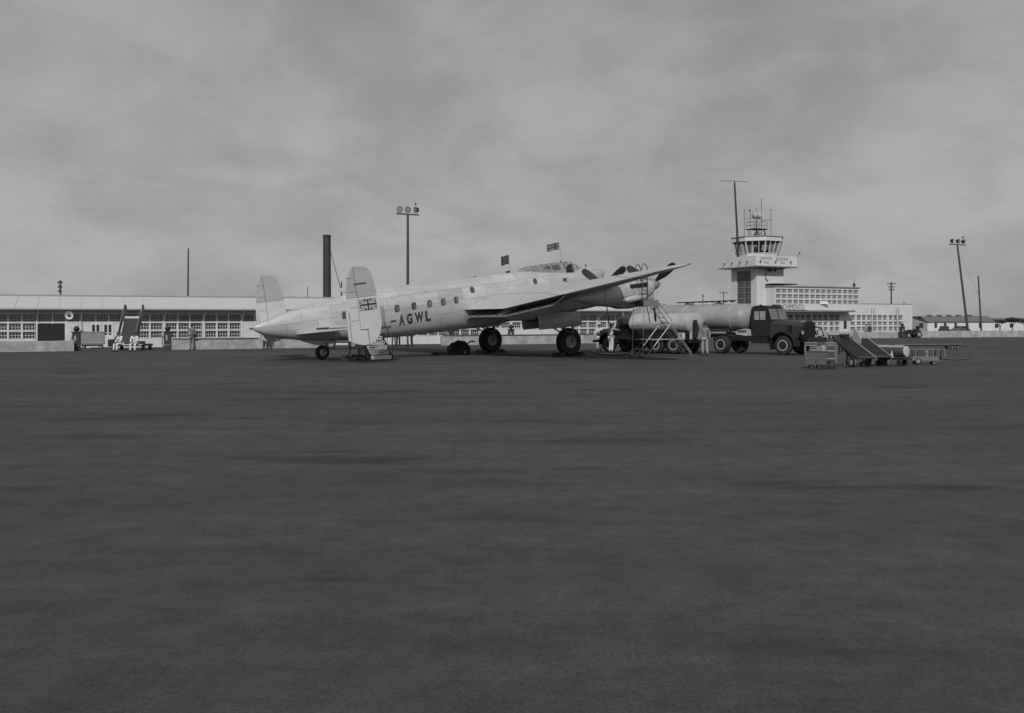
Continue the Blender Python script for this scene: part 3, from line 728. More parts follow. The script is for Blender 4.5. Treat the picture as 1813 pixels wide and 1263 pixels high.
    for polys, off, mt in layers:
        m = MB()
        for q, p in enumerate(polys): m.prism(p, lambda a, b: (a, y0+sgn*(off-.003), b), lambda a, b: (a, y0+sgn*(off+.0007*q), b))
        if mt.name not in [mm.name for mm in fl.data.materials]: fl.data.materials.append(mt)
        idx = [mm.name for mm in fl.data.materials].index(mt.name)
        vs = [bmf.verts.new(v) for v in m.v]
        for f in m.f:
            fc = bmf.faces.new([vs[i] for i in f]); fc.material_index = idx
    bmf.to_mesh(fl.data); bmf.free()

# canopy ---------------------------------------------------
CAN = [(-.2, 4.80, .05, 4.70), (.1, 4.93, .22, 4.66), (.55, 5.01, .38, 4.58), (1.2, 5.03, .52, 4.48), (2.0, 5.04, .60, 4.42), (2.8, 5.05, .63, 4.36), (3.5, 5.04, .62, 4.30), (3.85, 4.98, .58, 4.28), (4.2, 4.8, .5, 4.28), (4.55, 4.58, .36, 4.3)]
def can_ring(x, zt, hw, zb, grow=0.):
    hw += grow; pts = []
    for k in range(13):
        a = math.pi*k/12; pts.append((x, hw*math.copysign(abs(math.cos(a))**.6, math.cos(a)), zb+(zt+grow-zb)*abs(math.sin(a))**.75))
    return pts
can = MB().rings([can_ring(*c) for c in CAN], cap=False, closed=False).build('canopy', glass_can, air, 40)
fr = MB()
for i in (1, 2, 3, 4, 5, 6, 7, 8):
    r_ = can_ring(*CAN[i], .008); w_ = .045 if i not in (5, 7) else .07
    a_ = [(x-w_/2, y, z) for x, y, z in r_]; b_ = [(x+w_/2, y, z) for x, y, z in r_]
    fr.rings([a_, b_], cap=False, closed=False); 
for j in (3, 6, 9):
    for i in range(len(CAN)-1): fr.beam(can_ring(*CAN[i], .006)[j], can_ring(*CAN[i+1], .006)[j], .045, .02)
for j in (0, 12):
    for i in range(len(CAN)-1):
        p, q = can_ring(*CAN[i], .01)[j], can_ring(*CAN[i+1], .01)[j]; fr.beam(p, q, .03, .08)
fr.build('canopy_frame', mat('frame_alu', .5, .5, .2), can)
ins = MB().bb(.6, 3.7, -.45, .45, 4.3, 4.5).build('cockpit_floor', interior, can)
MB().bb(2.3, 2.75, -.45, -.05, 4.4, 4.92).bb(2.3, 2.75, .05, .45, 4.4, 4.92).build('seat', mat('seat_leather', .05, .7), can, bevel=.03)
MB().bb(3.3, 3.6, -.5, .5, 4.4, 4.68).build('instrument_panel', interior, can)
op = MB(); op.add([(3.05, -.66, 4.40), (3.62, -.64, 4.36), (3.6, -.55, 4.86), (3.3, -.585, 4.84), (3.1, -.62, 4.70)], [(0, 1, 2, 3, 4)])
op.v += [(x, y+.03, z) for x, y, z in op.v[:5]]; op.f += [(9, 8, 7, 6, 5)]+[(i, (i+1) % 5, 5+(i+1) % 5, 5+i) for i in range(5)]
op.build('open_side_window', interior, can)

# flags on the aircraft ------------------------------------
def a2w(x, y, z):
    bpy.context.view_layer.update(); return air.matrix_world @ Vector((x, y, z))
def flag(base, H, w_, h_, label, mt, stripes=None, lean=(0, 0)):
    t = thing('flag', label, 'flag', base)
    MB().tube([(0, 0, 0), (lean[0]*H, lean[1]*H, H)], .022, 6).build('staff', steel, t)
    tx, tz = lean[0]*H, H; vs = []; n = 10
    m = MB()
    for i in range(n+1):
        u = i/n
        for j in range(7):
            v = j/6; vs.append((tx-u*w_, .06*math.sin(u*7+v)+.0, tz-.03-v*h_-u*.12*w_+.03*math.sin(u*6)))
    fs = []
    for i in range(n):
        for j in range(6): a = i*7+j; fs.append((a, a+1, a+8, a+7))
    m.add(vs, fs); c = m.build('cloth', mt, t, 60)
    if stripes:
        c.data.materials.append(stripes)
        for f in c.data.polygons:
            q = f.index; i, j = q//6, q % 6
            if j in (0, 3) or (i in (2, 3)) or (i+j) % 7 == 0: f.material_index = 1
    s = c.modifiers.new('thickness', 'SOLIDIFY'); s.thickness = .01
    return t
p = a2w(-.7, 0, 4.8); flag(p, 1.02, .46, .52, 'small plain dark flag flying above the fuselage behind the cockpit', flag_d)
p = a2w(3.35, 0, 5.05); flag(p, 1.15, .72, .42, 'pale union-type flag with dark bars flying above the cockpit', flag_g, flag_d, (-.17, 0))

# chocks and cables under the aircraft
for (y, nm) in ((3.62, 'right'), (-3.62, 'left')):
    for dx in (-.72, .72):
        bpy.context.view_layer.update()
        fx, fy = math.cos(AYAW), math.sin(AYAW); sx, sy = math.sin(AYAW), -math.cos(AYAW)
        X = AX+fx*dx+sx*y; Y = AY+fy*dx+sy*y
        t = thing('wheel_chock', 'dark wheel chock %s of the aircraft\'s %s main wheel' % ('behind' if dx < 0 else 'in front', nm), 'chock', (X, Y, 0), AYAW, 'wheel chocks at the main wheels')
        s = 1 if dx > 0 else -1
        MB().prism([(-.22*s, 0), (.2*s, 0), (.1*s, .16), (-.05*s, .22)], lambda a, b: (a, -.4, b), lambda a, b: (a, .4, b)).build('chock_block', steel_d, t, bevel=.01)
        MB().tube([(0, .35, .2), (0, .5, .1), (.1, .7, .02)], .012, 5).build('rope', rubber, t)

# ---------------------------------------------------------------- right-hand terminal and control tower
U = Vector((.891, .454, 0)); Wv = Vector((-.454, .891, 0)); YT = math.atan2(.454, .891)
C0 = Vector((28.7, 112.0, 0))                    # nearest corner of the tower
tower = thing('control_tower', 'white square control tower with overhanging balcony and glazed octagonal cab', 'tower', C0, YT)
TW, TD = 4.15, 4.5
b = MB(); b.bb(0, TW, 0, .2, 0, 8.28); b.bb(TW-.2, TW, .2, TD, 0, 8.28); b.bb(.2, TW-.2, TD-.2, TD, 0, 8.28)
b.bb(0, .2, .2, 1.0, 0, 8.28); b.bb(0, .2, 3.5, TD, 0, 8.28); b.bb(0, .2, 1.0, 3.5, 0, 4.0); b.bb(0, .2, 1.0, 3.5, 7.95, 8.28)
b.build('shaft', white_wall, tower)
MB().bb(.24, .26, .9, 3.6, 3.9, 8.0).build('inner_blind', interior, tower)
pw = window_mesh(1.17, .60, 5, 2, .03, muntin_dark, glass_dark)
for r_ in range(6):
    for c_i in range(2):
        o = inst('window', pw[0], tower, (.06, 3.47-c_i*1.26, 4.05+r_*.65), (0, 0, -math.pi/2)); inst('pane', pw[1], o)
b = MB(); b.bb(.03, .15, 2.22, 2.30, 4, 7.95)
for r_ in range(7): b.bb(.035, .145, 1.0, 3.5, 4.0+r_*.65-.0, 4.05+r_*.65)
b.build('window_frame', muntin_dark, tower); drop(pw)
A = 1.12
b = MB(); b.bb(-A, TW+A, -A, TD+A, 8.28, 8.42); b.build('balcony_floor', soffit, tower)
b = MB(); b.bb(-A, TW+A, -A, -A+.12, 8.30, 9.58); b.bb(-A, -A+.12, -A+.12, TD+A, 8.30, 9.58); b.bb(TW+A-.12, TW+A, -A+.12, TD+A, 8.30, 9.58); b.bb(-A+.12, TW+A-.12, TD+A-.12, TD+A, 8.30, 9.58)
b.build('parapet', white_wall, tower)
MB().bb(.15, TW-.15, -.4, TD+.2, 8.12, 8.276).build('corbel', soffit, tower)
# lettering on the parapet
fm = lambda ox, oz: (lambda u, v, d: (ox+u, -A-.012-max(0, d), oz+v))
text_fit('lettering', 'ELEVA\u00c7\u00c3O', 1.75, .42, letter_g, tower, fm(-.35, 9.06), .004, -.004)
text_fit('lettering', '92.6', .72, .30, letter_g, tower, fm(.1, 8.66), .004, -.004)
text_fit('lettering', 'ELEVATION', 1.85, .34, letter_g, tower, fm(1.95, 9.08), .004, -.004)
text_fit('lettering', '304', .65, .30, letter_g, tower, fm(2.6, 8.66), .004, -.004)
def bullet(x, y, z, dx, dy):
    MB().tube([(x, y, z), (x+dx*.15, y+dy*.15, z+.02), (x+dx*.2, y+dy*.2, z+.1), (x+dx*.34, y+dy*.34, z+.02)], [.05, .05, .10, .03], 8).build('lamp', steel_d, tower, 40)
for y in (.2, 1.5, 2.9, 4.3): bullet(-A, y, 8.85, -1, 0)
for x in (-.55, 1.75, 4.1): bullet(x, -A, 8.85, 0, -1)
MB().tube([(TW+A, -A, 9.5), (TW+A+.25, -A, 10.0)], .03).tube([(TW+A+.25, -A, 10.0), (TW+A+.38, -A, 10.06)], [.06, .12]).build('obstruction_light', steel_d, tower)
MB().tube([(1.55+.3*math.cos(a), -.14, 7.2+.42*math.sin(a)) for a in [R(110+i*22) for i in range(9)]], .05).build('hook_bracket', steel_d, tower)
for x in (1.3, 1.7, 2.35): MB().lathe([(.01, .1), (.06, .05), (.16, -.15), (.17, -.22), (.1, -.1)], 12, (x, -.35, 7.95), 'y').build('horn', steel_d, tower, 40)
# octagonal cab
cxm, cym = TW/2, TD/2
def octo(ap, z): Rr = ap/math.cos(R(22.5)); return [(cxm+Rr*math.cos(R(22.5+45*k)), cym+Rr*math.sin(R(22.5+45*k)), z) for k in range(8)]
MB().rings([octo(2.36, 8.43), octo(2.36, 9.93)]).build('cab_base', white_wall, tower)
MB().rings([octo(2.9, 11.42), octo(2.9, 11.92)]).build('cab_roof', white_wall, tower)
MB().rings([octo(2.7, 11.36), octo(2.7, 11.41)]).build('ceiling', mat('shaded_ceiling', .05, .8), tower)  # dark grey holds the ceiling's shade in its colour
MB().rings([octo(3.0, 11.92), octo(3.0, 11.98)]).build('roof_edge', trim_grey, tower)
bt, tp_ = octo(2.37, 9.98), octo(2.78, 11.42)
MB().rings([octo(2.42, 9.93), octo(2.42, 10.02)]).build('sill', white, tower)
mu = MB()
for k in range(8):
    a0, a1, b0, b1 = Vector(bt[k]), Vector(bt[(k+1) % 8]), Vector(tp_[k]), Vector(tp_[(k+1) % 8])
    mu.beam(a0, b0, .13, .13)
    for j in (1, 2): mu.beam(a0.lerp(a1, j/3), b0.lerp(b1, j/3), .07, .07)
    wn = MB().add([a0, a1, b1, b0], [(0, 1, 2, 3)]).build('window', glass_clear, tower)
mu.build('mullion', white_wall, tower)
MB().bb(cxm-1.2, cxm+.3, cym-1.3, cym-1.0, 10.0, 10.35).build('desk', dark, tower)
MB().bb(cxm-.55, cxm-.1, cym-.9, cym-.6, 10.0, 11.15).bb(cxm+.9, cxm+1.2, cym-.8, cym-.5, 10, 10.5).bb(cxm+.1, cxm+.35, cym+.4, cym+.7, 10, 10.9).build('equipment', dark, tower)
# roof gear
rg = MB(); cx0, cy0 = cxm-.25, cym-.2
for dx in (-.8, .8):
    for dy in (-.6, .6): rg.tube([(cx0+dx*.7, cy0+dy, 11.95), (cx0+dx, cy0+dy, 12.95)], .035, 5)
rg.beam((cx0-.8, cy0-.6, 11.98), (cx0+.8, cy0-.6, 12.9), .04); rg.beam((cx0+.8, cy0-.6, 11.98), (cx0-.8, cy0-.6, 12.9), .04)
for dx in (-1, 1):
    for dy in (-.7, .7): rg.tube([(cx0+dx, cy0+dy, 13.0), (cx0+dx, cy0+dy, 13.85)], .025, 5)
for z in (13.45, 13.85):
    for a_, b_ in (((-1, -.7), (1, -.7)), ((-1, .7), (1, .7)), ((-1, -.7), (-1, .7)), ((1, -.7), (1, .7))): rg.tube([(cx0+a_[0], cy0+a_[1], z), (cx0+b_[0], cy0+b_[1], z)], .02, 5)
rg.build('lantern_frame', steel_d, tower)
MB().bb(cx0-1.05, cx0+1.05, cy0-.75, cy0+.75, 12.93, 13.03).build('lantern_platform', dark, tower)
MB().tube([(cx0, cy0, 11.95), (cx0, cy0, 14.2)], .06).build('lantern_post', steel_d, tower)
for s in (-1, 1):
    MB().lathe([(.02, -.06*1), (.26, 0), (.40, .12), (.44, .3), (.34, .42), (.01, .46)], 18, (0, 0, 0), 'x').build('beacon_drum', mat('beacon_paint', .38, .35), tower, 50).location = (cx0+s*.08 if s > 0 else cx0-.55, cy0, 14.65)
MB().lathe([(.01, 12.05), (.3, 12.1), (.36, 12.35), (.2, 12.6), (.01, 12.65)], 14, (cx0, cy0, 0)).build('vent_cowl', trim_grey, tower, 40)
MB().tube([(cx0+1.35, cy0, 11.95), (cx0+1.35, cy0, 12.5), (cx0+1.2, cy0, 12.95)], [.1, .06, .05]).lathe([(.01, 12.95), (.25, 12.97), (.22, 13.1), (.01, 13.15)], 12, (cx0+1.2, cy0, 0)).build('siren', steel_d, tower)
an = MB()
for dx, zt in ((-1.9, 15.3), (-1.0, 15.3), (0, 15.6), (.75, 16.8), (2.25, 15.5)): an.tube([(cx0+dx, cy0, 11.9 if abs(dx) > .1 else 14.9), (cx0+dx, cy0, zt)], .028, 5)
an.tube([(cx0-1.9, cy0, 14.1), (cx0-.4, cy0, 14.35)], .022, 5).tube([(cx0+.6, cy0, 14.1), (cx0+2.25, cy0, 14.25)], .03, 5)
an.tube([(cx0-1.9, cy0, 12.9), (cx0-1.0, cy0, 12.9)], .015, 4).tube([(cx0-1.15, cy0, 15.3), (cx0-1.0, cy0, 15.05)], .07, 5).tube([(cx0+1.9, cy0, 15.35), (cx0+2.6, cy0, 15.45)], .02, 5)
an.build('antenna', steel_d, tower)
# tall wireless mast on the balcony
mx0, my0 = -A+.35, TD-2.3
t = thing('radio_mast', 'tall leaning black wireless mast with thin crossbar standing on the tower balcony', 'mast', C0+U*mx0+Wv*my0+Vector((0, 0, 8.42)), YT)
zt = px2w(1290, 327, 113.4)[1]-8.42; lx = -.62
MB().tube([(0, 0, 0), (lx, .0, zt)], [.145, .10], 12).build('shaft', rust, t, 40)
MB().tube([(lx, 0, zt), (lx-.02, 0, zt+.42)], .06).tube([(lx-.06, 0, zt-.1), (lx-.06, -.1, zt+.2)], .09).build('finial', steel_d, t)
MB().tube([(lx-2.1, 0, zt+.28), (lx, 0, zt+.40), (lx+2.0, 0, zt+.42)], .03, 5).build('aerial_crossbar', steel_d, t)
MB().tube([(-.2, 0, zt*.28), (-.9, 1.2, 1.1)], .018, 4).build('guy_wire', steel, t)

# terminal: upper storey bar and long lower wing in one facade plane
P0 = C0+U*1.39-Wv*1.5
tml = thing('two_storey_terminal', 'white terminal with two floors of paned windows, canopy and flat-roofed lower wing', 'building', P0, YT)
LU, LL, HL, HU = 13.6, 22.9, 4.05, 6.08
wp = window_mesh(.74, .46, 5, 2, .03, muntin, glass_dark)
b = MB()
# upper storey
b.bb(0, LU, 0, .2, 3.35, 3.98); b.bb(0, LU, 0, .2, 5.74, HU-.08); b.bb(0, .16, 0.001, .199, 3.98, 5.74); b.bb(LU-.13, LU, .001, .199, 3.98, 5.74)
for r_ in (4.44+.10, 4.44+.10+.64): b.bb(.16, LU-.13, -.01, .19, r_-.08, r_+.08)
b.bb(0, .2, .2, 7, 0, HU-.08); b.bb(LU-.2, LU, .2, 7, HL, HU-.08); b.bb(.2, LU-.2, 6.8, 7, HL, HU-.08)
pu = (LU-.30)/15
for i in range(1, 15): x = .16+pu*i; wd = .05 if i % 3 else .075; b.bb(x-wd, x+wd, .004, .196, 3.98, 5.74)
# lower facade: spandrels and piers
b.bb(0, LL, 0, .2, 0, .72); b.bb(0, LL, 0, .2, 2.66, 3.35); b.bb(LU, LL, 0, .2, 3.35, HL)
b.bb(LL-.2, LL, .2, 9, 0, HL); b.bb(LU, LL-.2, 8.8, 9, 0, HL)
low_cols = []; x = .35
while x < LL-1.6:
    if 10.3 < x < 12.1: x = 12.15; continue
    low_cols.append(x); x += .88 if len(low_cols) % 3 else 1.0
b.bb(10.35, 12.1, .003, .197, .72, 2.66); b.bb(0, .35, .003, .197, .72, 2.66)
ends = [0.35]+[q for q in low_cols]
for i, q in enumerate(low_cols):
    nxt = low_cols[i+1] if i+1 < len(low_cols) else LL
    if nxt-q > 1.3: nxt = 10.35 if q < 10.3 else LL
    b.bb(q+.74, nxt, .003, .197, .72, 2.66)
for z in (1.23, 1.87): b.bb(.35, LL-.3, -.008, .19, z, z+.16)
b.build('wall', white_wall, tml)
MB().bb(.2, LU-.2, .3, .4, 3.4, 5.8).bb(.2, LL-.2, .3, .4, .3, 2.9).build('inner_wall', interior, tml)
for i in range(15):
    for r_ in range(3):
        o = put_window(wp, tml, .16+pu*i+.07, .09, 4.0+.64*r_)
        if i >= 12 or random.random() < .12: MB().bb(.05, .69, .052, .07, .04 if i >= 12 else .2, .42).build('curtain', curtain, o).location = (0, 0, 0)
for i, q in enumerate(low_cols):
    for r_ in range(3):
        o = put_window(wp, tml, q, .09, .75+.64*r_)
        if random.random() < .22: MB().bb(.05, random.uniform(.3, .69), .052, .07, .05, .42).build('curtain', curtain, o)
drop(wp)
MB().bb(-.12, LU+.12, -.14, 7.1, HU-.08, HU+.03).build('upper_roof', trim_grey, tml)
MB().bb(-.1, 3.4, -.1, 1.5, HU+.16, HU+.28).build('roof_hatch', dark, tml); 
MB().bb(LU, LL+.04, -.04, 9.04, HL, HL+.06).build('lower_roof', trim_grey, tml)
MB().bb(-.3, 11.6, -1.2, -.003, 3.02, 3.22).build('canopy', mat('canopy_grey', .16, .7), tml)
MB().bb(-.3, 3.8, -1.25, -.4, 3.22, 3.30).build('canopy_step', trim_grey, tml)
text_fit('lettering', 'MOVIMENTO', 3.75, .58, letter_g, tml, lambda u, v, d: (-.25+u, -1.15+max(0, d), 3.31+v), .03, -.008)
d = MB().bb(10.75, 11.6, -.03, -.001, .05, 2.2).build('door', white, tml); MB().bb(10.92, 11.42, -.04, -.031, 1.0, 2.0).build('pane', glass_dark, d)
for x in (8.95, 15.6, 16.0, 19.9, 20.3): MB().tube([(x, -.12, .1), (x, -.12, 3.6 if x > 12 else 3.0)], .035).build('drain_pipe', mat('pipe_grey', .33, .6), tml)
MB().add([(7.0, -.03, 4.0), (8.1, -.55, 4.0), (8.1, -.03, 4.38), (7.0, -.03, 4.38), (7.0, -.03, 3.98), (8.1, -.53, 3.98), (8.1, -.01, 4.36)], [(0, 1, 2, 3), (4, 5, 1, 0), (5, 6, 2, 1)]).build('window_awning', white, tml)
MB().bb(LU-.35, LU-.2, .5, .7, HU, HU+.55).tube([(LU-.27, .6, HU+.5), (LU-.27, .6, HU+1.1)], .03).tube([(LU-.27, .6, HU+.5), (LU+.05, .6, HU+.25)], .05).build('roof_vane', steel_d, tml)
MB().tube([(LL-.8, .6, HL), (LL-.8, .6, HL+.45)], .05).bb(LL-.95, LL-.7, .5, .7, HL+.05, HL+.15).build('roof_vent', trim_grey, tml)

# ---------------------------------------------------------------- hut, cars and trees at far right
xh, zh = px2w(1641, 585, 200); GZ = -.5
hut = thing('gabled_hut', 'low gabled hut with grey shingle roof and pale walls right of the terminal', 'building', (px2w(1616, 585, 204)[0], 204, GZ), R(-1))
LH = 17
m = MB(); m.bb(3.1, LH, 0, .15, 0, 2.45); m.bb(LH-.15, LH, .15, 7, 0, 2.45); m.bb(0, LH, 7, 7.15, 0, 2.45); m.build('front_wall', white_wall, hut)
MB().bb(0, 3.1, -.02, .13, 0, 2.2).bb(0, .15, .13, 7, 0, 2.3).build('porch_wall', mat('hut_grey', .24, .8), hut)
MB().prism([(0, 2.2), (3.1, 2.2), (3.1, 2.45), (0, 3.45)], lambda a, b: (a, -.02, b), lambda a, b: (a, .13, b)).build('gable', mat('hut_grey', .24, .8), hut)
MB().prism([(-.3, 2.42), (3.5, 3.6), (3.5, 3.5), (-.3, 2.32)], lambda a, b: (2.9, a, b), lambda a, b: (LH+.3, a, b)).prism([(3.5, 3.6), (7.4, 2.42), (7.4, 2.32), (3.5, 3.5)], lambda a, b: (0, a, b), lambda a, b: (LH+.3, a, b)).build('roof', mat('shingle', .14, .9, var=.3, scale=4, stretch=(1, 3, 1), bump=.4), hut)
MB().prism([(-.2, 3.55), (3.3, 2.38), (3.3, 2.28), (-.2, 3.45)], lambda a, b: (a, -.4, b), lambda a, b: (a, 3.5, b)).build('porch_roof', mat('shingle', .14, .9), hut)
for x in (5.0, 7.15, 9.2, 11.2, 13.6): MB().bb(x-.4, x+.4, 3.1, 3.9, 3.3, 3.85).build('vent', mat('shingle_dark', .08, .9), hut)
for x in (4.6, 6.6, 8.8, 11.2, 14): w_ = MB().bb(x, x+.55, -.04, .02, 1.05, 2.1).build('window', mat('hut_window_grey', .12, .7), hut); MB().bb(x+.06, x+.49, -.06, -.04, 1.1, 2.05).build('pane', glass_hut, w_)
w_ = MB().bb(1.35, 2.25, -.06, -.02, 1.05, 2.1).build('window', mat('hut_window_grey', .12, .7), hut); MB().bb(1.42, 2.18, -.08, -.06, 1.12, 2.04).build('pane', glass_hut, w_)
h2 = thing('white_hut', 'white hut behind the low dark trees at the far right edge', 'building', (px2w(1722, 585, 230)[0], 232, GZ))
MB().bb(0, 26, 0, 6, 0, 2.55).build('wall', white_wall, h2)
MB().prism([(-.4, 2.5), (3, 3.3), (6.4, 2.5)], lambda a, b: (-.4, a, b), lambda a, b: (26.4, a, b)).build('roof', mat('shingle', .14, .9), h2)
for x in (3.2, 6.4, 10, 14, 18): w_ = MB().bb(x, x+.8, -.05, .02, .9, 1.9).build('window', glass_hut, h2)
def leaf_crown(rx, ry, rz, zc, n, size, seed):
    rnd = random.Random(seed); m = MB()
    lob = [(rnd.uniform(-.6, .6)*rx, rnd.uniform(-.6, .6)*ry, rnd.uniform(-.3, .4)*rz, rnd.uniform(.35, .6)) for _ in range(9)]
    for _ in range(n):
        l = rnd.choice(lob); d = Vector((rnd.gauss(0, 1), rnd.gauss(0, 1), rnd.gauss(0, 1))).normalized()*rnd.uniform(.5, 1)**.5
        p = Vector((l[0]+d.x*rx*l[3], l[1]+d.y*ry*l[3], zc+l[2]+d.z*rz*l[3]))
        a = Vector((rnd.gauss(0, 1), rnd.gauss(0, 1), rnd.gauss(0, 1))).normalized()*size*rnd.uniform(.5, 1.2); b_ = a.cross(Vector((rnd.gauss(0, 1), rnd.gauss(0, 1), rnd.gauss(0, 1)))).normalized()*size*.7
        m.add([p-a, p+b_, p+a, p-b_], [(0, 1, 2, 3)])
    return m
for i, (px, Y, s) in enumerate([(1736, 222, 1.0), (1752, 219, 1.15), (1770, 224, 1.1), (1792, 220, 1.25), (1815, 223, 1.1)]):
    x = px2w(px, 580, Y)[0]
    t = thing('tree', ['low dark spreading tree just right of the thin leaning pole', 'broader dark tree, second from the thin leaning pole', 'dark tree, third from the thin leaning pole', 'larger dark tree, fourth from the thin leaning pole', 'dark tree cut by the right edge of the view'][i], 'tree', (x, Y, GZ), 0, 'low trees before the white hut')
    MB().tube([(0, 0, 0), (.1, 0, 1.0), (-.1, 0, 1.8*s)], [.14, .11, .06]).tube([(.1, 0, 1.0), (.7, .2, 1.9*s)], [.08, .04]).tube([(.05, 0, 1.1), (-.7, -.1, 1.9*s)], [.08, .04]).build('trunk', wood_dk, t)
    c = leaf_crown(1.7*s, 1.4*s, .62*s, 2.15*s, 1500, .13, i).build('crown', tree_m, t)
def car(px, Y, yaw, label, v, s=1.):
    t = thing('parked_car', label, 'car', (px2w(px, 585, Y)[0], Y, GZ), yaw, 'cars parked behind the right-hand wall')
    pm = mat('car_paint_%d' % int(v*1000), v, .35)
    prof = [(-2.1, .35), (-2.15, .75), (-1.9, 1.0), (-1.45, 1.15), (-1.0, 1.5), (-.3, 1.58), (.5, 1.5), (.85, 1.08), (1.7, .98), (2.05, .8), (2.1, .35)]
    rs = []
    for y, k in ((-.82, .0), (-.78, .06), (-.5, .1), (.5, .1), (.78, .06), (.82, 0)):
        rs.append([(x*(1 if k else .96), y*(1 if z < 1.05 else .84), z-(.06 if not k and z > .4 else 0)) for x, z in prof])
    b = MB().rings(rs).build('body', pm, t, 40, )
    for sy in (-1, 1):
        MB().prism([(-1.0, 1.14), (-.85, 1.42), (-.25, 1.46), (-.25, 1.14)], lambda a, b_: (a, sy*.70, b_), lambda a, b_: (a, sy*.74, b_)).prism([(-.18, 1.14), (-.18, 1.46), (.45, 1.42), (.72, 1.14)], lambda a, b_: (a, sy*.70, b_), lambda a, b_: (a, sy*.74, b_)).build('side_window', glass_hut, t)
        MB().tube([(1.1+.5*math.cos(a), sy*.82, .38+.5*math.sin(a)) for a in [R(q) for q in range(0, 181, 30)]], .1, 6).tube([(-1.3+.5*math.cos(a), sy*.82, .38+.5*math.sin(a)) for a in [R(q) for q in range(0, 181, 30)]], .1, 6).build('fender', pm, t, 40)
        for x in (1.1, -1.3): wheel(t, (x, sy*.74, .34), .34, .18)
        MB().lathe([(.01, .1), (.1, .05), (.12, -.04), (.01, -.05)], 10, (1.95, sy*.6, .78), 'x').build('headlight', rim_l, t)
    MB().bb(2.08, 2.14, -.8, .8, .38, .48).bb(-2.2, -2.13, -.8, .8, .38, .48).build('bumper', steel, t)
    MB().add([(.50, -.6, 1.44), (.50, .6, 1.44), (.80, .64, 1.12), (.80, -.64, 1.12)], [(0, 1, 2, 3)]).build('windscreen', glass_hut, t).location = (.035, 0, .02)
    MB().add([(-1.03, -.55, 1.44), (-1.03, .55, 1.44), (-1.4, .58, 1.18), (-1.4, -.58, 1.18)], [(3, 2, 1, 0)]).build('rear_window', glass_hut, t).location = (-.035, 0, .02)
car(1672, 176, R(60), 'dark rounded car parked before the gabled hut, behind the right-hand wall', .035)
car(1701, 180, R(35), 'greyish car parked next to the leaning floodlight mast', .10)

# ---------------------------------------------------------------- vehicles and ground equipment
# small tanker truck with cab to the left
rx_, ry_ = px2g(1178, 626.8)
hd = math.atan2(.69, -.72); fwd = Vector((math.cos(hd), math.sin(hd), 0)); lf = Vector((-math.sin(hd), math.cos(hd), 0))
org = Vector((rx_, ry_, 0))-lf*.9
tk = thing('fuel_tanker_truck', 'dark six-wheel fuel truck with pale rounded tank, cab turned away to the left', 'truck', org, hd)
MB().bb(-1.7, 5.2, -.42, -.30, .62, .82).bb(-1.7, 5.2, .30, .42, .62, .82).bb(-1.7, -1.5, -.9, .9, .66, .80).build('chassis', dark, tk)
def tank_mesh(x0, x1, ry, rz, zc, bul0, bul1, n=28):
    T = []
    for k, u in ((0, .12), (.25, .5), (.6, .82), (.85, .95), (1, 1)): T.append((x0-bul0*(1-k), u))
    T += [(x0+(x1-x0)*i/6, 1) for i in range(1, 6)]
    for k, u in ((0, 1), (.15, .95), (.4, .82), (.75, .5), (1, .12)): T.append((x1+bul1*k, u))
    return MB().rings([[(x, ry*u*math.cos(a), zc+rz*u*math.sin(a)) for a in [2*math.pi*k/n for k in range(n)]] for x, u in T])
tb = tank_mesh(-1.45, 2.55, .98, .62, 1.74, .22, .16).build('tank', alu_tank, tk, 50)
m = MB()
for x in (-1.0, -.2, .6, 1.4, 2.2): m.tube([(x, .99*math.cos(a), 1.74+.63*math.sin(a)) for a in [R(q) for q in range(-10, 191, 12)]], .022, 5)
m.build('tank_band', alu_tank, tb, 40)
MB().lathe([(.25, 2.34), (.25, 2.42), (.2, 2.46), (.01, 2.47)], 16, (.3, 0, 0)).lathe([(.2, 2.34), (.2, 2.42), (.01, 2.44)], 16, (1.6, 0, 0)).build('manhole', trim_grey, tb, 40)
MB().bb(-1.6, 2.6, .88, 1.02, 1.30, 1.36).bb(-1.6, 2.6, -1.02, -.88, 1.30, 1.36).build('catwalk', dark, tk)
MB().bb(-1.35, 2.7, .62, 1.0, .78, 1.30).bb(-1.35, 2.7, -1.0, -.62, .78, 1.30).build('side_locker', olive, tk, bevel=.02)
MB().bb(-1.55, -1.40, -.55, .55, .85, 1.35).build('pump_cabinet', alu_tank, tk)
MB().bb(-1.72, -1.68, .35, .62, .80, 1.9).build('hose_rack', dark, tk)
MB().tube([(-1.74, .48, 1.95), (-1.78, .40, 1.5), (-1.76, .45, .95)], [.10, .15, .12]).build('hanging_hose', dark, tk)
MB().bb(-1.4, -.95, 1.003, 1.03, .85, 1.22).build('sign_plate', white, tk); 
text_fit('lettering', 'PK', .24, .3, letter, tk, lambda u, v, d: (-1.06-u, 1.033+max(0, d), .89+v), .003, .02)
MB().bb(2.75, 3.75, -.85, .85, .80, 1.55).build('cab_body', olive, tk, bevel=.05)
MB().prism([(2.78, 1.55), (2.80, 2.16), (3.35, 2.20), (3.62, 1.95), (3.72, 1.55)], lambda a, b: (a, -.80, b), lambda a, b: (a, .80, b)).build('cab_top', mat('canvas', .07, .9), tk, bevel=.04)
MB().bb(2.95, 3.5, .802, .82, 1.58, 1.98).build('cab_window', glass_hut, tk)
MB().tube([(2.9, .95, 1.95), (2.9, .95, 1.6)], [.30, .30], 18).build('spare_wheel', rubber, tk).location = (-.05, -.02, .1)
hood = []
for x, hw_, zt_h in ((3.74, .80, 1.55), (4.2, .62, 1.50), (4.9, .50, 1.42), (5.15, .46, 1.36)): hood.append([(x, -hw_, .7), (x, -hw_, zt_h-.18), (x, -hw_*.7, zt_h), (x, hw_*.7, zt_h), (x, hw_, zt_h-.18), (x, hw_, .7)])
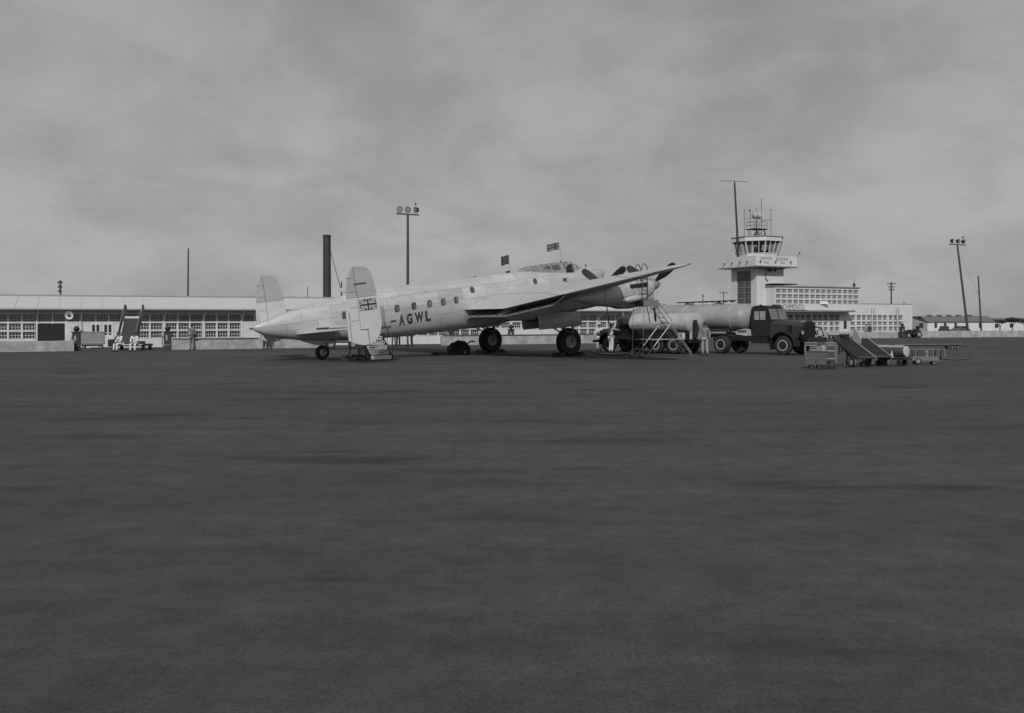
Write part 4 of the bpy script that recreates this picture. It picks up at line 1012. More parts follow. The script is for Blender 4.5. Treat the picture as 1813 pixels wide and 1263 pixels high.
MB().rings(hood).build('hood', olive, tk, 30)
for sy in (-1, 1):
    MB().rings([[(4.1+r_*math.cos(a), sy*yy, .52+r_*math.sin(a)) for a in [R(q) for q in range(-5, 186, 15)]] for r_, yy in ((.62, 1.06), (.66, 1.06), (.66, .55), (.62, .55))], cap=False, closed=False).build('fender', olive, tk, 50)
    MB().lathe([(.01, -.08), (.1, -.05), (.13, .05), (.01, .06)], 12, (5.0, sy*.75, 1.1), 'x').build('headlight', rim_l, tk)
    wheel(tk, (4.1, sy*.86, .52), .52, .26, ring=True)
    for x in (-.62, .62): wheel(tk, (x, sy*.86, .52), .52, .34, ring=True)
MB().bb(5.28, 5.36, -.9, .9, .6, .76).build('bumper', dark, tk)
MB().bb(5.16, 5.22, -.42, .42, .75, 1.32).build('radiator_grille', dark, tk)

# big tractor and semi-trailer tanker
hx, hy = px2g(1388, 629); ph = R(-46); fw = Vector((math.cos(ph), math.sin(ph), 0)); l2 = Vector((-math.sin(ph), math.cos(ph), 0))
org = Vector((hx, hy, 0))+l2*.92
tr = thing('tanker_semi_truck', 'large dark tractor unit facing right, coupled to the long pale semi-trailer tank', 'truck', org, ph)
WB = 3.95
for x in (0, -WB):
    for sy in (-1, 1): wheel(tr, (x, sy*.92, .53), .53, .30 if x == 0 else .42, ring=True)
MB().bb(-4.6, 1.1, -.45, -.33, .72, .95).bb(-4.6, 1.1, .33, .45, .72, .95).bb(-4.6, -4.4, -.9, .9, .75, .9).build('chassis', dark, tr)
# cab shell
m = MB(); m.prism([(-1.9, 1.0), (-1.92, 2.5), (-1.85, 2.66), (-1.7, 2.73), (-1.3, 2.76), (-.98, 2.73), (-.82, 2.62), (-.62, 1.92), (-.62, 1.0)], lambda a, b: (a, -.92, b), lambda a, b: (a, .92, b))
cab = m.build('cab', olive, tr, bevel=.09); cab.location = (-.22, 0, 0)
for sy in (-1, 1):
    MB().bb(-1.62, -.92, sy*.925, sy*.94, 1.94, 2.42).build('side_window', mat('pale_glass', .30, .2, var=.3), cab)
    MB().bb(-1.32, -1.27, sy*.942, sy*.95, 1.94, 2.42).build('window_bar', dark, cab)
    MB().bb(-1.76, -.68, sy*.924, sy*.935, 1.02, 1.86).build('door', olive, cab, bevel=.01)
    MB().bb(-1.7, -1.55, sy*.94, sy*.97, 1.7, 1.74).build('door_handle', steel_d, cab)
for a_, b_ in ((-.86, -.06), (.06, .86)):
    v0 = [(-.775, a_, 2.55), (-.775, b_, 2.55), (-.605, b_, 1.96), (-.605, a_, 1.96)]
    MB().add([(x+.022, y, z) for x, y, z in v0]+[(x, y, z) for x, y, z in v0], [(0, 1, 2, 3), (7, 6, 5, 4), (0, 4, 5, 1), (1, 5, 6, 2), (2, 6, 7, 3), (3, 7, 4, 0)]).build('windscreen', mat('windscreen_glass', .16, .12, var=.25), cab)
MB().bb(-.98, -.72, -.12, .22, 2.74, 2.80).build('roof_light', dark, cab); MB().bb(-1.4, -1.3, -.75, -.65, 2.74, 2.8).build('roof_light', dark, cab); MB().bb(-1.0, -.9, .6, .7, 2.72, 2.8).build('roof_light', dark, cab)
hs = []
for x, hw_, zt_h in ((-.90, .88, 1.94), (-.2, .74, 1.92), (.5, .60, 1.86), (.92, .54, 1.80)): hs.append([(x, -hw_, .95), (x, -hw_, zt_h-.22), (x, -hw_*.8, zt_h-.06), (x, 0, zt_h), (x, hw_*.8, zt_h-.06), (x, hw_, zt_h-.22), (x, hw_, .95)])
MB().rings(hs).build('hood', olive_l, tr, 30)
MB().prism([(-.56, .85), (-.58, 1.55), (-.50, 1.76), (-.25, 1.87), (0, 1.90), (.25, 1.87), (.50, 1.76), (.58, 1.55), (.56, .85)], lambda a, b: (.92, a, b), lambda a, b: (1.06, a, b)).build('radiator_shell', olive, tr, bevel=.02)
m = MB()
for i in range(9): y = -.48+.12*i; m.bb(1.062, 1.09, y-.018, y+.018, .95, 1.76)
m.build('radiator_grille', dark, tr)
m = MB()
for i in range(6): m.bb(-.3, .35, -.70, -.665+.04*0, 1.25+.07*i, 1.28+.07*i)
m.build('hood_louvre', dark, tr)
for sy in (-1, 1):
    MB().rings([[((r_)*math.cos(a), sy*yy, .55+r_*math.sin(a)*(1 if math.cos(a) < .3 else .95)) for a in [R(q) for q in range(-5, 200, 12)]] for r_, yy in ((.70, 1.14), (.76, 1.14), (.78, .55), (.70, .55))], cap=False, closed=False).build('fender', olive, tr, 50)
    MB().lathe([(.01, -.12), (.10, -.1), (.14, .05), (.13, .07)], 14, (1.0, sy*.80, 1.22), 'x').build('headlight', dark, tr, 40); MB().lathe([(.01, .07), (.12, .07), (.11, .09), (.01, .1)], 14, (1.0, sy*.80, 1.22), 'x').build('headlight_lens', rim_l, tr, 40)
    MB().bb(-2.0, -.75, sy*.65, sy*1.05, .62, .68).bb(-1.95, -1.0, sy*.66, sy*.98, .68, 1.0).build('running_board', dark, tr)
MB().bb(1.38, 1.50, -1.05, 1.05, .72, .98).bb(.9, 1.38, -.45, -.35, .75, .92).bb(.9, 1.38, .35, .45, .75, .92).build('bumper', dark, tr)
MB().tube([(1.1, .75, 1.0), (1.45, .8, 1.05), (1.45, .5, 1.5), (1.1, .5, 1.55)], .04).build('brush_guard', dark, tr)
MB().bb(-3.3, -1.95, -.98, -.55, .75, 1.05).build('tool_box', dark, tr, bevel=.02)
pp = MB(); pp.prism([(-3.1, 1.2), (-2.15, 1.16), (-2.05, 1.42), (-2.4, 1.45), (-2.9, 1.36)], lambda a, b: (a, -1.0, b), lambda a, b: (a, -.97, b)); pp.build('pump_panel', mat('panel_pump', .36, .6, var=.3, scale=4), tr)
m = MB()
for i in range(5): m.bb(-2.85+.11*i, -2.79+.11*i, -1.03, -1.0, 1.24, 1.36)
m.build('pump_valve', dark, tr)
MB().lathe([(.01, -.05), (.55, -.05), (.55, .05), (.01, .05)], 20, (-WB, 0, 1.03)).build('fifth_wheel', dark, tr)
# semi trailer (moves on its own once uncoupled)
st = thing('tank_semi_trailer', 'long pale cylindrical tank semi-trailer resting on the dark tractor', 'trailer', org, ph)
zc = 2.08
tb = tank_mesh(-10.6, -2.9, 1.02, .80, zc, .42, .62, 32).build('tank', mat('trailer_tank_paint', .28, .5, var=.25, scale=.9), st, 50)
m = MB()
for x in (-9.9, -8.3, -6.7, -5.1, -3.5): m.tube([(x, 1.03*math.cos(a), zc+.81*math.sin(a)) for a in [R(q) for q in range(0, 361, 12)]], .02, 5)
m.build('tank_band', alu_tank, tb, 40)
for x in (-9, -6.9, -4.8): MB().lathe([(.28, zc+.74), (.28, zc+.86), (.2, zc+.9), (.01, zc+.91)], 16, (x, 0, 0)).build('manhole', trim_grey, tb, 40)
MB().bb(-10.7, -3.4, -1.06, -.98, 1.33, 1.42).bb(-10.7, -3.4, .98, 1.06, 1.33, 1.42).build('side_rail', steel_d, st)
MB().tube([(-9.8, -1.12, 1.20), (-3.6, -1.12, 1.20)], .06).build('side_pipe', steel, st)
MB().bb(-10.4, -4.2, -.9, .9, .95, 1.25).build('underframe', dark, st)
MB().bb(-8.4, -5.3, -1.02, -.7, .62, 1.12).build('side_locker', olive, st)
for x in (-10.1, -8.9):
    for sy in (-1, 1): wheel(st, (x, sy*.88, .53), .53, .42, ring=True)
m = MB()
for y in (-.35, -.1): m.beam((-7.6, y, zc+.93), (-3.6, y+.05, zc+.99), .06, .06)
for i in range(9): m.bb(-7.4+i*.45, -7.34+i*.45, -.36, -.06, zc+.90, zc+.96)
m.build('roof_ladder', dark, st)

# maintenance stand with ladder at the outer engine
e1 = math.atan2(.37, .93)
stn = thing('maintenance_stand', 'tubular steel maintenance stand with platform and ladder under the outer engine', 'ladder stand', (6.78, 49.1, 0), e1)
Wd = 1.1
MB().bb(-.02, .84, -.02, Wd+.02, 2.66, 2.71).build('platform_floor', steel_d, stn)
for y in (-.045, Wd+.022): MB().bb(-.04, .86, y, y+.023, 2.64, 2.97).build('side_board', mat('board_grey', .16, .7), stn)
MB().bb(-.045, -.02, -.02, Wd+.02, 2.64, 2.97).build('end_board', dark, stn)
m = MB()
for y in (0, Wd):
    for a_, b_ in (((0, 2.66), (-.08, .1)), ((.8, 2.66), (1.0, 1.75)), ((-.08, 1.65), (2.05, 1.72)), ((-.08, .92), (2.45, .92)), ((1.6, 1.75), (.12, 0.02)), ((1.6, 1.75), (2.85, .22)), ((-.06, .42), (.38, .42))):
        m.tube([(a_[0], y, a_[1]), (b_[0], y, b_[1])], .022, 6)
for x, z in ((-.08, .92), (-.08, 1.65), (-.08, .42), (.12, .06), (1.6, 1.75), (2.45, .92)): m.tube([(x, 0, z), (x, Wd, z)], .02, 6)
m.build('frame', steel, stn, 40)
m = MB()
for y in (.25, .85):
    m.tube([(.86, y, 2.68), (3.05, y, 0.02)], .025, 6)
m.tube([(.86, .2, 3.0), (1.75, .2, 1.95), (1.75, .2, 1.6)], .02, 6)
ld = m.build('ladder_rail', steel, stn, 40)
for i in range(11):
    k = (i+.6)/11.2; x = .86+2.19*k; z = 2.68-2.66*k
    MB().bb(x-.06, x+.06, .25, .85, z-.015, z+.015).build('rung', steel_d, stn)
m = MB()
for y in (.2, .9):
    top = [(0+.02, y, 2.7), (.0, y, 4.62), (.05, y, 4.78), (.15, y, 4.86), (.25, y, 4.78), (.32, y, 4.62), (.34, y, 4.2), (.34, y, 2.7)]
    m.tube(top, .024, 6)
m.build('guard_hoop', steel_d, stn, 40)
for z in (3.25, 3.62, 3.98): MB().tube([(.0, .2, z), (.0, .9, z)], .016, 5).tube([(.34, .2, z+.05), (.34, .9, z+.05)], .016, 5).tube([(0, .2, z), (.34, .2, z+.05)], .016, 5).build('rung', steel_d, stn)
for y in (0, Wd):
    c = wheel(stn, (-.16, y, .10), .10, .06, name='caster'); MB().bb(-.22, -.06, y-.06, y+.06, .12, .22).build('caster_fork', steel, stn)

# passenger stairs at the cabin door
sx_, sy_ = math.sin(AYAW), -math.cos(AYAW)
base = px2g(675, 636.8); yaw_s = math.atan2(-sy_, -sx_)          # local +x climbs towards the aircraft
ps = thing('boarding_stairs', 'mobile boarding stairs with lettered white risers at the cabin door', 'stairs', (base[0], base[1], 0), yaw_s)
HWs = .60; rise, tread, NS = .238, .20, 7
words = [None, 'AIRWAYS', 'AMERICAN', 'SOUTH', 'BRITISH', None, None]
for i in range(NS):
    x = i*tread; z = .02+i*rise; hw = HWs-.02*i
    r_ = MB().bb(x, x+.03, -hw, hw, z, z+rise-.035).build('riser', white, ps)
    MB().bb(x-.02, x+tread+.01, -hw, hw, z+rise-.035, z+rise-.005).build('tread', steel_d, ps)
    if words[i]:
        text_fit('lettering', words[i], 2*hw-.10, .13, letter, r_, (lambda xx, zz_, ww: (lambda u, v, d: (xx-.006-max(0, d), ww-.05-u, zz_+.035+v)))(x, z, hw), .002, .02)
zt = NS*rise+.02; xt_ = NS*tread
MB().bb(xt_, xt_+.35, -HWs+.12, HWs-.12, zt-.05, zt).build('landing', steel_d, ps)
for s in (-1, 1):
    y = s*(HWs-.02)
    m = MB(); m.prism([(-.03, 0.02), (-.03, .22), (xt_, zt), (xt_+.3, zt), (xt_+.3, zt-.2), (xt_, zt-.22), (.2, .02)], lambda a, b: (a, y+s*.03-.012, b), lambda a, b: (a, y+s*.03+.012, b)); m.build('stringer', dark, ps)
    m = MB(); m.tube([(-.05, y+s*.05, 0), (-.05, y+s*.05, 1.02), (xt_, y+s*.0, zt+.85), (xt_+.3, y, zt+.85)], .024, 6)
    for i in range(1, 4): m.tube([(xt_*i/3, y+s*.04, .2+zt*i/3.2-.1), (xt_*i/3-.0, y+s*.03, 1.0+(zt-.15)*i/3)], .018, 6)
    m.build('handrail', steel_d, ps, 40)
m = MB()
for y in (.75, 0.95, 1.12):
    m.tube([(.25, y, .05), (.55, y-.1, 1.3)], .03, 6)
for y in (.62, 1.12): m.tube([(.2, y, .12), (1.3, y, .12)], .035, 6); m.tube([(1.25, y, .05), (.95, y, 1.3)], .03, 6)
m.tube([(.25, .65, .12), (.25, 1.17, .12)], .04, 6); m.tube([(.25, .7, .15), (.5, 1.12, 1.2)], .03, 6); m.tube([(.25, 1.12, .15), (.5, .7, 1.2)], .03, 6); m.tube([(1.25, .65, .12), (1.25, 1.17, .12)], .04, 6)
m.build('support_frame', dark, ps, 40)
MB().bb(.2, 1.0, .7, 1.12, .10, .26).build('ballast_box', dark, ps)
for p in ((.25, 1.2), (.25, .66), (1.25, 1.2)): wheel(ps, (p[0], p[1], .10), .10, .06, name='caster')

# dark toolbox near the tail wheel
X, Y = px2g(612, 640.3); t = thing('tool_box', 'small dark open box on the ground between tail wheel and stairs', 'box', (X, Y, 0), R(4))
m = MB(); m.bb(-.19, .19, -.12, -.10, 0, .25).bb(-.19, .19, .10, .12, 0, .25).bb(-.19, -.17, -.10, .10, 0, .25).bb(.17, .19, -.10, .10, 0, .25).bb(-.17, .17, -.10, .10, 0, .03)
m.build('box_body', dark, t); MB().tube([(-.18, 0, .25), (-.16, 0, .30), (.16, 0, .30), (.18, 0, .25)], .012, 5).build('handle', steel_d, t)

# flat truck seen below the tail
X, Y = px2g(605, 617.5); t = thing('flatbed_truck', 'low dark flatbed truck seen beneath the tail beyond the tail wheel', 'truck', (X, Y, 0), R(10))
for x in (-.75, .78): 
    for y in (-.55, .55): wheel(t, (x, y, .33), .33, .2, rim=trim_grey)
MB().bb(-1.2, 1.7, -.5, .5, .42, .52).build('chassis', dark, t); MB().bb(-.35, 1.9, -.7, .7, .56, .72).build('flatbed', grey_box, t)
MB().bb(-1.25, -.4, -.62, .62, .5, 1.05).build('cab', olive_l, t, bevel=.05); MB().bb(-1.1, -.5, -.63, -.6, .78, .98).build('side_window', glass_hut, t)
MB().bb(-1.35, -1.25, -.6, .6, .42, .56).build('bumper', steel_d, t)

# tarpaulin-covered ground power unit
X, Y = px2g(812, 628.2); t = thing('covered_power_cart', 'dark lumpy tarpaulin-covered cart with tow handle by the left main wheel', 'cart', (X, Y, 0), R(12))
rs = []
for i in range(11):
    u = i/10; x = -.62+1.24*u; h_ = .88*math.sin(math.pi*(.16+.74*u))**.6*(.75+.28*u); w_ = .42+.08*math.sin(u*9)
    rs.append([(x+.03*math.sin(k*2.2+i), w_*math.cos(a)*(1+.08*math.sin(5*a+i)), max(.03, .04+h_*(abs(math.sin(a))**.8 if math.sin(a) > 0 else 0)*(1+.05*math.sin(3*a+2*i)))) for k, a in enumerate([2*math.pi*k/20 for k in range(20)])])
MB().rings(rs).build('tarpaulin', mat('tarp', .022, .8, var=.4, bump=.5), t, 70)
MB().tube([(.5, 0, .62), (.68, -.03, .76), (.95, -.02, .74)], .04).build('handle', dark, t)
MB().tube([(-.5, -.1, .15), (-1.3, -.3, .06), (-1.5, -.2, .12)], .03).build('tow_bar', steel_d, t)
for y in (-.4, .4): wheel(t, (.3, y, .14), .14, .08)
X, Y = px2g(770, 629); t2 = thing('rag_heap', 'small dark heap on the ground left of the covered cart', 'heap', (X, Y, 0))
MB().rings([[(.22*u*math.cos(a)*(1+.2*math.sin(3*a)), .18*u*math.sin(a), z) for a in [2*math.pi*k/14 for k in range(14)]] for u, z in ((1, 0), (.95, .07), (.6, .16), (.2, .19))]).build('heap_body', mat('tarp', .022, .8), t2, 60)
def cable(pts, label, r=.018):
    pts = [Vector((*px2g(*p), r)) for p in pts]; cc = []
    for i in range(len(pts)-1):
        p0, p1, p2, p3 = pts[max(i-1, 0)], pts[i], pts[i+1], pts[min(i+2, len(pts)-1)]
        for k in range(6):
            u = k/6; cc.append(.5*((2*p1)+(-p0+p2)*u+(2*p0-5*p1+4*p2-p3)*u*u+(-p0+3*p1-3*p2+p3)*u**3))
    cc.append(pts[-1]); tag(MB().tube(cc, r, 6).build('cable', rubber, None, 60), label, 'cable')
cable([(830, 628.5), (846, 628), (866, 630), (892, 629), (918, 629.5), (948, 628), (985, 630.5)], 'dark cable on the ground from the covered cart past the wheels')
cable([(1018, 629), (1030, 624), (1045, 623.5), (1060, 628), (1085, 630), (1110, 629)], 'dark hose on the ground from the right main wheel to the stand', .03)

# mobile stair unit seen end-on, left of the tail
X, Y = px2g(233, 620.5)
ms = thing('mobile_stairs', 'dark mobile stairway with pale side panels and white-edged top, parked before the long building', 'stairs', (X-.42, Y+.1, 0), R(4))
NSm = 9
for i in range(NSm): MB().bb(-.56, .56, .30+.135*i, .30+.135*i+.155, .50+.205*i, .535+.205*i).build('step', dark, ms)
MB().prism([(.27, .35), (.27, .5), (1.5, 2.34), (1.75, 2.34), (1.75, 2.1), (.7, .35)], lambda a, b: (-.54, a, b), lambda a, b: (.54, a, b)).build('stair_body', dark, ms)
MB().bb(-.62, .62, 1.46, 2.1, 2.22, 2.30).build('landing', dark, ms)
MB().bb(-.64, .64, 1.40, 1.455, 2.20, 2.34).build('landing_edge', white, ms)
for s in (-1, 1):
    MB().prism([(.25, .75), (.15, 1.25), (1.1, 2.6), (1.45, 3.10), (1.75, 3.2), (2.0, 3.05), (2.0, 2.3), (1.4, 2.3)], lambda a, b: (s*.60-.015, a, b), lambda a, b: (s*.60+.015, a, b)).build('side_panel', mat('stair_panel_grey', .2, .7, var=.25), ms)
    MB().beam((s*.60, 1.38, 2.3), (s*.62, 1.38, 3.05), .07, .07).build('panel_edge', white, ms)
MB().bb(-.95, 1.25, .0, 1.9, .27, .42).build('chassis', dark, ms, bevel=.02)
MB().bb(-.3, 1.15, -.25, .0, .36, .42).build('bumper_board', mat('panel_white', .5, .6), ms)
for x in (-.85, 1.1):
    for y in (.15, 1.7): wheel(ms, (x, y, .2), .2, .14, axis='x', rim=trim_grey)
MB().bb(-1.2, -.75, -.1, .5, .25, .75).build('engine_box', dark, ms, bevel=.03)
MB().bb(.7, 1.15, .1, .5, .42, .62).build('seat_box', dark, ms, bevel=.02)

# second stair unit whose pale side panel shows behind the fuel truck's cab
X, Y = px2w(1120, 560, 70)[0], 70
t = thing('mobile_stairs', 'mobile stairway behind the small fuel truck, only its slanted pale side panel showing', 'stairs', (X, Y, 0), R(-5))
for s in (-1, 1): MB().prism([(.2, .7), (.1, 1.2), (1.9, 2.75), (2.3, 2.75), (2.3, 1.9)], lambda a, b: (s*.55-.015-.1*(b-1.5), a, b), lambda a, b: (s*.55+.015-.1*(b-1.5), a, b)).build('side_panel', mat('panel_grey', .34, .7), t)
for i in range(7): MB().bb(-.5, .5, .3+.26*i, .6+.26*i, .5+.2*i, .54+.2*i).build('step', dark, t)
MB().bb(-.6, .6, 0, 2.4, .25, .4).build('chassis', dark, t)
for x in (-.5, .5):
    for y in (.2, 2.1): wheel(t, (x, y, .2), .2, .12, axis='x')

# grey box trolley
X, Y = px2w(167, 600, 70.2)[0], 70.2; t = thing('box_trolley', 'pale grey box trailer on small wheels by the double doors', 'trolley', (X, Y-.3, 0), R(20))
MB().bb(-.80, .80, -.45, .45, .30, 1.24).build('box_body', grey_box, t, bevel=.02)
MB().bb(-.83, .83, -.48, .48, .40, .45).bb(-.83, .83, -.48, .48, 1.2, 1.26).build('trim', mat('trim_box', .3, .7), t)
MB().bb(-.7, .7, -.4, .4, .2, .30).build('chassis', dark, t)
for x in (-.58, .58):
    for y in (-.36, .36): wheel(t, (x, y, .13), .13, .1)
MB().bb(-.83, -.80, -.3, .3, .55, 1.1).build('hatch', mat('panel_grey', .34, .7), t)

# shelf cart at right
ax, ay = px2g(1428, 653.2); cxy = px2g(1479, 653.6)
yw = math.atan2(cxy[1]-ay, cxy[0]-ax)
t = thing('shelf_cart', 'pale tubular shelf cart with boxes on four wheels, nearest to the camera at right', 'cart', (ax, ay+.1, 0), yw)
Lc = 1.13
m = MB()
for x in (0, .42, .80, Lc):
    for y in (0, .55):
        if x in (.42, .8) and y == 0: continue
        m.tube([(x, y, .2), (x, y, .99)], .018, 6)
for y in (0, .55):
    m.tube([(0, y, .99), (.42, y, .99)], .018, 6); m.tube([(.80, y, .99), (Lc, y, .99)], .018, 6); m.tube([(0, y, .90), (.42, y, .90)], .016, 6); m.tube([(.80, y, .90), (Lc, y, .90)], .016, 6)
    m.tube([(.80, y, .68), (Lc, y, .68)], .018, 6); m.tube([(.80, y, .38), (Lc, y, .38)], .018, 6)
for x in (0, Lc): m.tube([(x, 0, .99), (x, .55, .99)], .018, 6)
m.build('frame', mat('cart_tube', .20, .5), t, 40)
MB().bb(0, Lc, .0, .55, .30, .35).build('deck', olive_l, t)
MB().bb(.02, .36, -.02, 0, .16, .36).bb(.40, .74, -.02, 0, .16, .36).build('skirt_panel', mat('panel_mid', .08, .7, var=.25), t)
MB().bb(.02, .78, .01, .03, .36, .62).build('back_panel', mat('panel_mid', .08, .7), t)
MB().bb(.03, .36, .10, .5, .62, .66).bb(.36, .82, .1, .5, .62, .66).build('shelf', olive_l, t)
for x, r_ in ((.22, .085), (.50, .085), (.70, .15), (.98, .15)):
    for y in (.04, .5): wheel(t, (x, y, r_), r_, .07, rim=olive_l)
bx, by = ax+math.cos(yw)*.42-math.sin(yw)*.3, ay+.1+math.sin(yw)*.42+math.cos(yw)*.3
tag(MB().bb(-.26, .16, -.15, .15, 0, .20).build('equipment_box', mat('equip_box', .17, .6), None, bevel=.015), 'grey metal box on the shelf cart, beside a paler canister', 'box').location = (bx, by, .662)
bpy.context.scene.objects['equipment_box'].rotation_euler = (0, 0, yw)
o = tag(MB().lathe([(.01, 0), (.085, .01), (.09, .05), (.09, .2), (.06, .23), (.01, .235)], 16).build('canister', mat('canister_pale', .34, .5), None, 40), 'pale rounded canister beside the grey box on the shelf cart', 'canister'); o.location = (bx+.28, by+.05, .662)
o = tag(MB().bb(-.18, .18, -.12, .12, 0, .14).build('battery_case', dark, None, bevel=.01), 'black case on the lower deck of the shelf cart', 'case'); o.location = (ax+.62, ay+.32, .352); o.rotation_euler = (0, 0, yw)

# belt loaders
def loader(X, Y, label, panel=False):
    t = thing('belt_loader', label, 'conveyor', (X, Y, 0), R(-70), 'tilted belt conveyors at right')
    L_, ang = 1.52, R(27); ca, sa = math.cos(ang), math.sin(ang); xb, zb = .42, .38
    P = lambda s: (xb-ca*s, zb+sa*s)
    for y, wd in ((-.06, .05), (.80, .05)):
        a_, b_ = P(-.08), P(L_+ (.02 if y < 0 else 0)); MB().beam((a_[0], y, a_[1]), (b_[0], y, b_[1]), wd, .11).build('side_rail', mat('rail_edge_paint', .26, .5) if y > 0 else olive_l, t)
    rs = []
    for k in range(13):
        s = (L_)*k/12; x, z = P(s); rs.append([(x, -.03, z+.045), (x, .77, z+.045), (x+sa*.03, .77, z+.005), (x+sa*.03, -.03, z+.005)])
    MB().rings(rs).build('belt', mat('belt_rubber', .034, .8, bump=.2), t, 40)
    m = MB()
    for k in range(1, 15): x, z = P(L_*k/15); m.beam((x+.02, -.02, z+.052), (x+.02, .76, z+.052), .02, .012)
    m.build('cleats', rubber, t)
    for s in (0, L_): x, z = P(s); MB().tube([(x, -.03, z), (x, .77, z)], .06, 14).build('roller', steel_d, t, 40)
    a_, b_ = P(L_*.15), P(L_*.85)
    MB().prism([(a_[0], a_[1]-.03), (b_[0], b_[1]-.03), (b_[0]+.06, b_[1]-.14), (a_[0]-.18, a_[1]-.18)], lambda a, b: (a, -.02, b), lambda a, b: (a, .02, b)).build('side_plate', olive, t)
    m = MB(); m.beam((a_[0], 0, a_[1]-.1), (a_[0]-.15, 0, .12), .05); m.beam((a_[0]-.42, 0, a_[1]+.18), (a_[0]-.5, 0, .1), .05); m.beam((a_[0], .7, a_[1]-.1), (a_[0]-.15, .7, .12), .05); m.beam((a_[0]-.55, .02, .16), (a_[0]+.1, .02, .16), .05); m.beam((a_[0]-.55, .7, .16), (a_[0]+.1, .7, .16), .05)
    m.build('undercarriage', dark, t)
    for y in (-.05, .75):
        wheel(t, (a_[0]-.12, y, .19), .19, .07, rim=trim_grey); wheel(t, (a_[0]-.52, y, .08), .08, .05)
        MB().tube([(a_[0]-.12+.24*math.cos(q), y, .19+.24*math.sin(q)) for q in [R(d_) for d_ in range(-20, 120, 18)]], .018, 5).build('mudguard', trim_grey, t, 40)
    x, z = P(L_); MB().tube([(x, .1, z), (x-.18, .1, z+.12), (x-.28, .1, z+.05), (x-.22, .1, z-.06), (x-.02, .1, z-.04)], .025, 6).build('tow_loop', dark, t)
    x, z = P(L_*.9); MB().beam((x, .1, z-.05), (x-.06, .1, z-.5), .03).beam((x-.02, .3, z-.1), (x-.18, .3, z-.45), .03).build('prop_leg', dark, t)
    if panel:
        x, z = P(L_*.93); MB().prism([(0, 0), (.42, -.12), (.42, .05), (.3, .30), (.12, .46), (0, .48)], lambda a, b: (x-.02+a, .82, z+.02+b), lambda a, b: (x-.02+a, .86, z+.02+b)).build('guard_panel', mat('panel_grey2', .36, .7), t)
        MB().bb(x-.25, x+.02, .3, .6, z+.05, z+.28).build('motor_box', dark, t)
loader(13.56, 38.2, 'nearer dark belt conveyor on wheels, with a pale guard panel at its raised end', True)
loader(14.55, 39.1, 'second dark belt conveyor on wheels, just right of the one with the pale panel')
# bowser
X, Y = px2g(1602, 648.5); t = thing('tank_trailer', 'small horizontal tank trailer with pale round end behind the conveyors', 'trailer', (X, Y, 0), R(-52))
tb = tank_mesh(-1.35, .05, .21, .24, .60, .05, .05, 24).build('tank', mat('bowser_dark', .06, .5), t, 50)
MB().lathe([(.01, .10), (.12, .105), (.215, .09), (.22, .05), (.01, .05)], 24, (0, 0, .60), 'x').build('end_disc', mat('disc_white', .5, .7), t, 40)
MB().rings([[(x, .215*math.cos(a), .605+.245*math.sin(a)) for a in [R(q) for q in range(40, 141, 10)]] for x in (-1.4, .03)], cap=False, closed=False).build('top_highlight', mat('highlight_pale', .30, .6), t, 40)  # pale strip along the tank top: a highlight painted as colour
MB().bb(-1.4, .1, -.2, .2, .26, .34).build('chassis', dark, t)
for x in (-1.0, -.12):
    for y in (-.2, .2): wheel(t, (x, y, .13), .13, .08, rim=dark)
X, Y = px2g(1591, 648); tag(MB().lathe([(.09, 0), (.075, .03), (.02, .28), (.01, .29)], 14, (0, 0, 0)).build('marker_cone', mat('panel_grey2', .36, .7), t, 40), None); bpy.data.objects['marker_cone'].location = (-.42, -.26, .34)
# slatted trolley
X, Y = px2g(1640, 645.5); t = thing('slatted_trolley', 'pale slatted trolley with two wheels and open end frame at right', 'trolley', (X, Y, 0), R(-8))
MB().bb(-.62, .45, -.2, .2, .18, .24).build('deck', mat('cart_tube', .20, .5), t)
MB().bb(-.62, .45, -.22, -.2, .16, .34).build('side_board', mat('board_pale', .15, .7), t)
for i in range(12):
    if i in (2, 3): continue
    x = -.60+.115*i; MB().bb(x, x+.045, -.22, -.2, .34, .66 if i % 2 else .62).build('slat', mat('board_pale', .15, .7) if i % 2 else mat('panel_mid', .08, .7), t)
MB().bb(-.63, .68, -.22, -.2, .64, .67).bb(-.63, .68, .2, .22, .64, .67).build('top_rail', mat('board_pale', .15, .7), t)
for x in (-.55, -.4, .0, .3, .55): MB().bb(x, x+.09, .05, .14, .24, .6).build('bottle', dark if x != 0 else mat('canister_pale', .34, .5), t)
for x, r_ in ((-.38, .14), (.25, .07)):
    for y in (-.2, .2): wheel(t, (x, y, r_), r_, .07, rim=trim_grey)
cable([(1652, 640), (1668, 637), (1690, 638.5), (1712, 637), (1722, 635)], 'dark cable running right from the slatted trolley')
# long flat pallet trailer
X, Y = px2g(1639, 617.5); t = thing('flat_trailer', 'long low dark flat trailer lying behind the small tank at right', 'trailer', (X, Y, 0), R(1))
MB().bb(-2.3, 2.2, -.5, .5, .18, .30).build('deck', olive, t); MB().bb(-2.3, 2.2, -.52, -.5, .29, .315).build('edge_strip', steel, t)
for x in (-2.0, -1.6, 1.6, 2.0):
    for y in (-.4, .4): wheel(t, (x, y, .1), .10, .08)
MB().beam((2.2, 0, .22), (2.75, 0, .12), .05).build('drawbar', dark, t)
# small dolly in front of the terminal wall
X, Y = px2g(1478, 600.2); t = thing('dolly', 'small pale panelled dolly in front of the wall left of the conveyors', 'trolley', (X, Y, 0))
MB().bb(-.75, .65, -.3, .3, .33, .43).build('deck', dark, t); MB().bb(-.6, .5, -.03, 0, .43, .86).build('side_board', mat('canister_pale', .34, .5), t)
for x in (-.5, -.1, .4): wheel(t, (x, -.25, .16), .16, .08); wheel(t, (x, .25, .16), .16, .08)
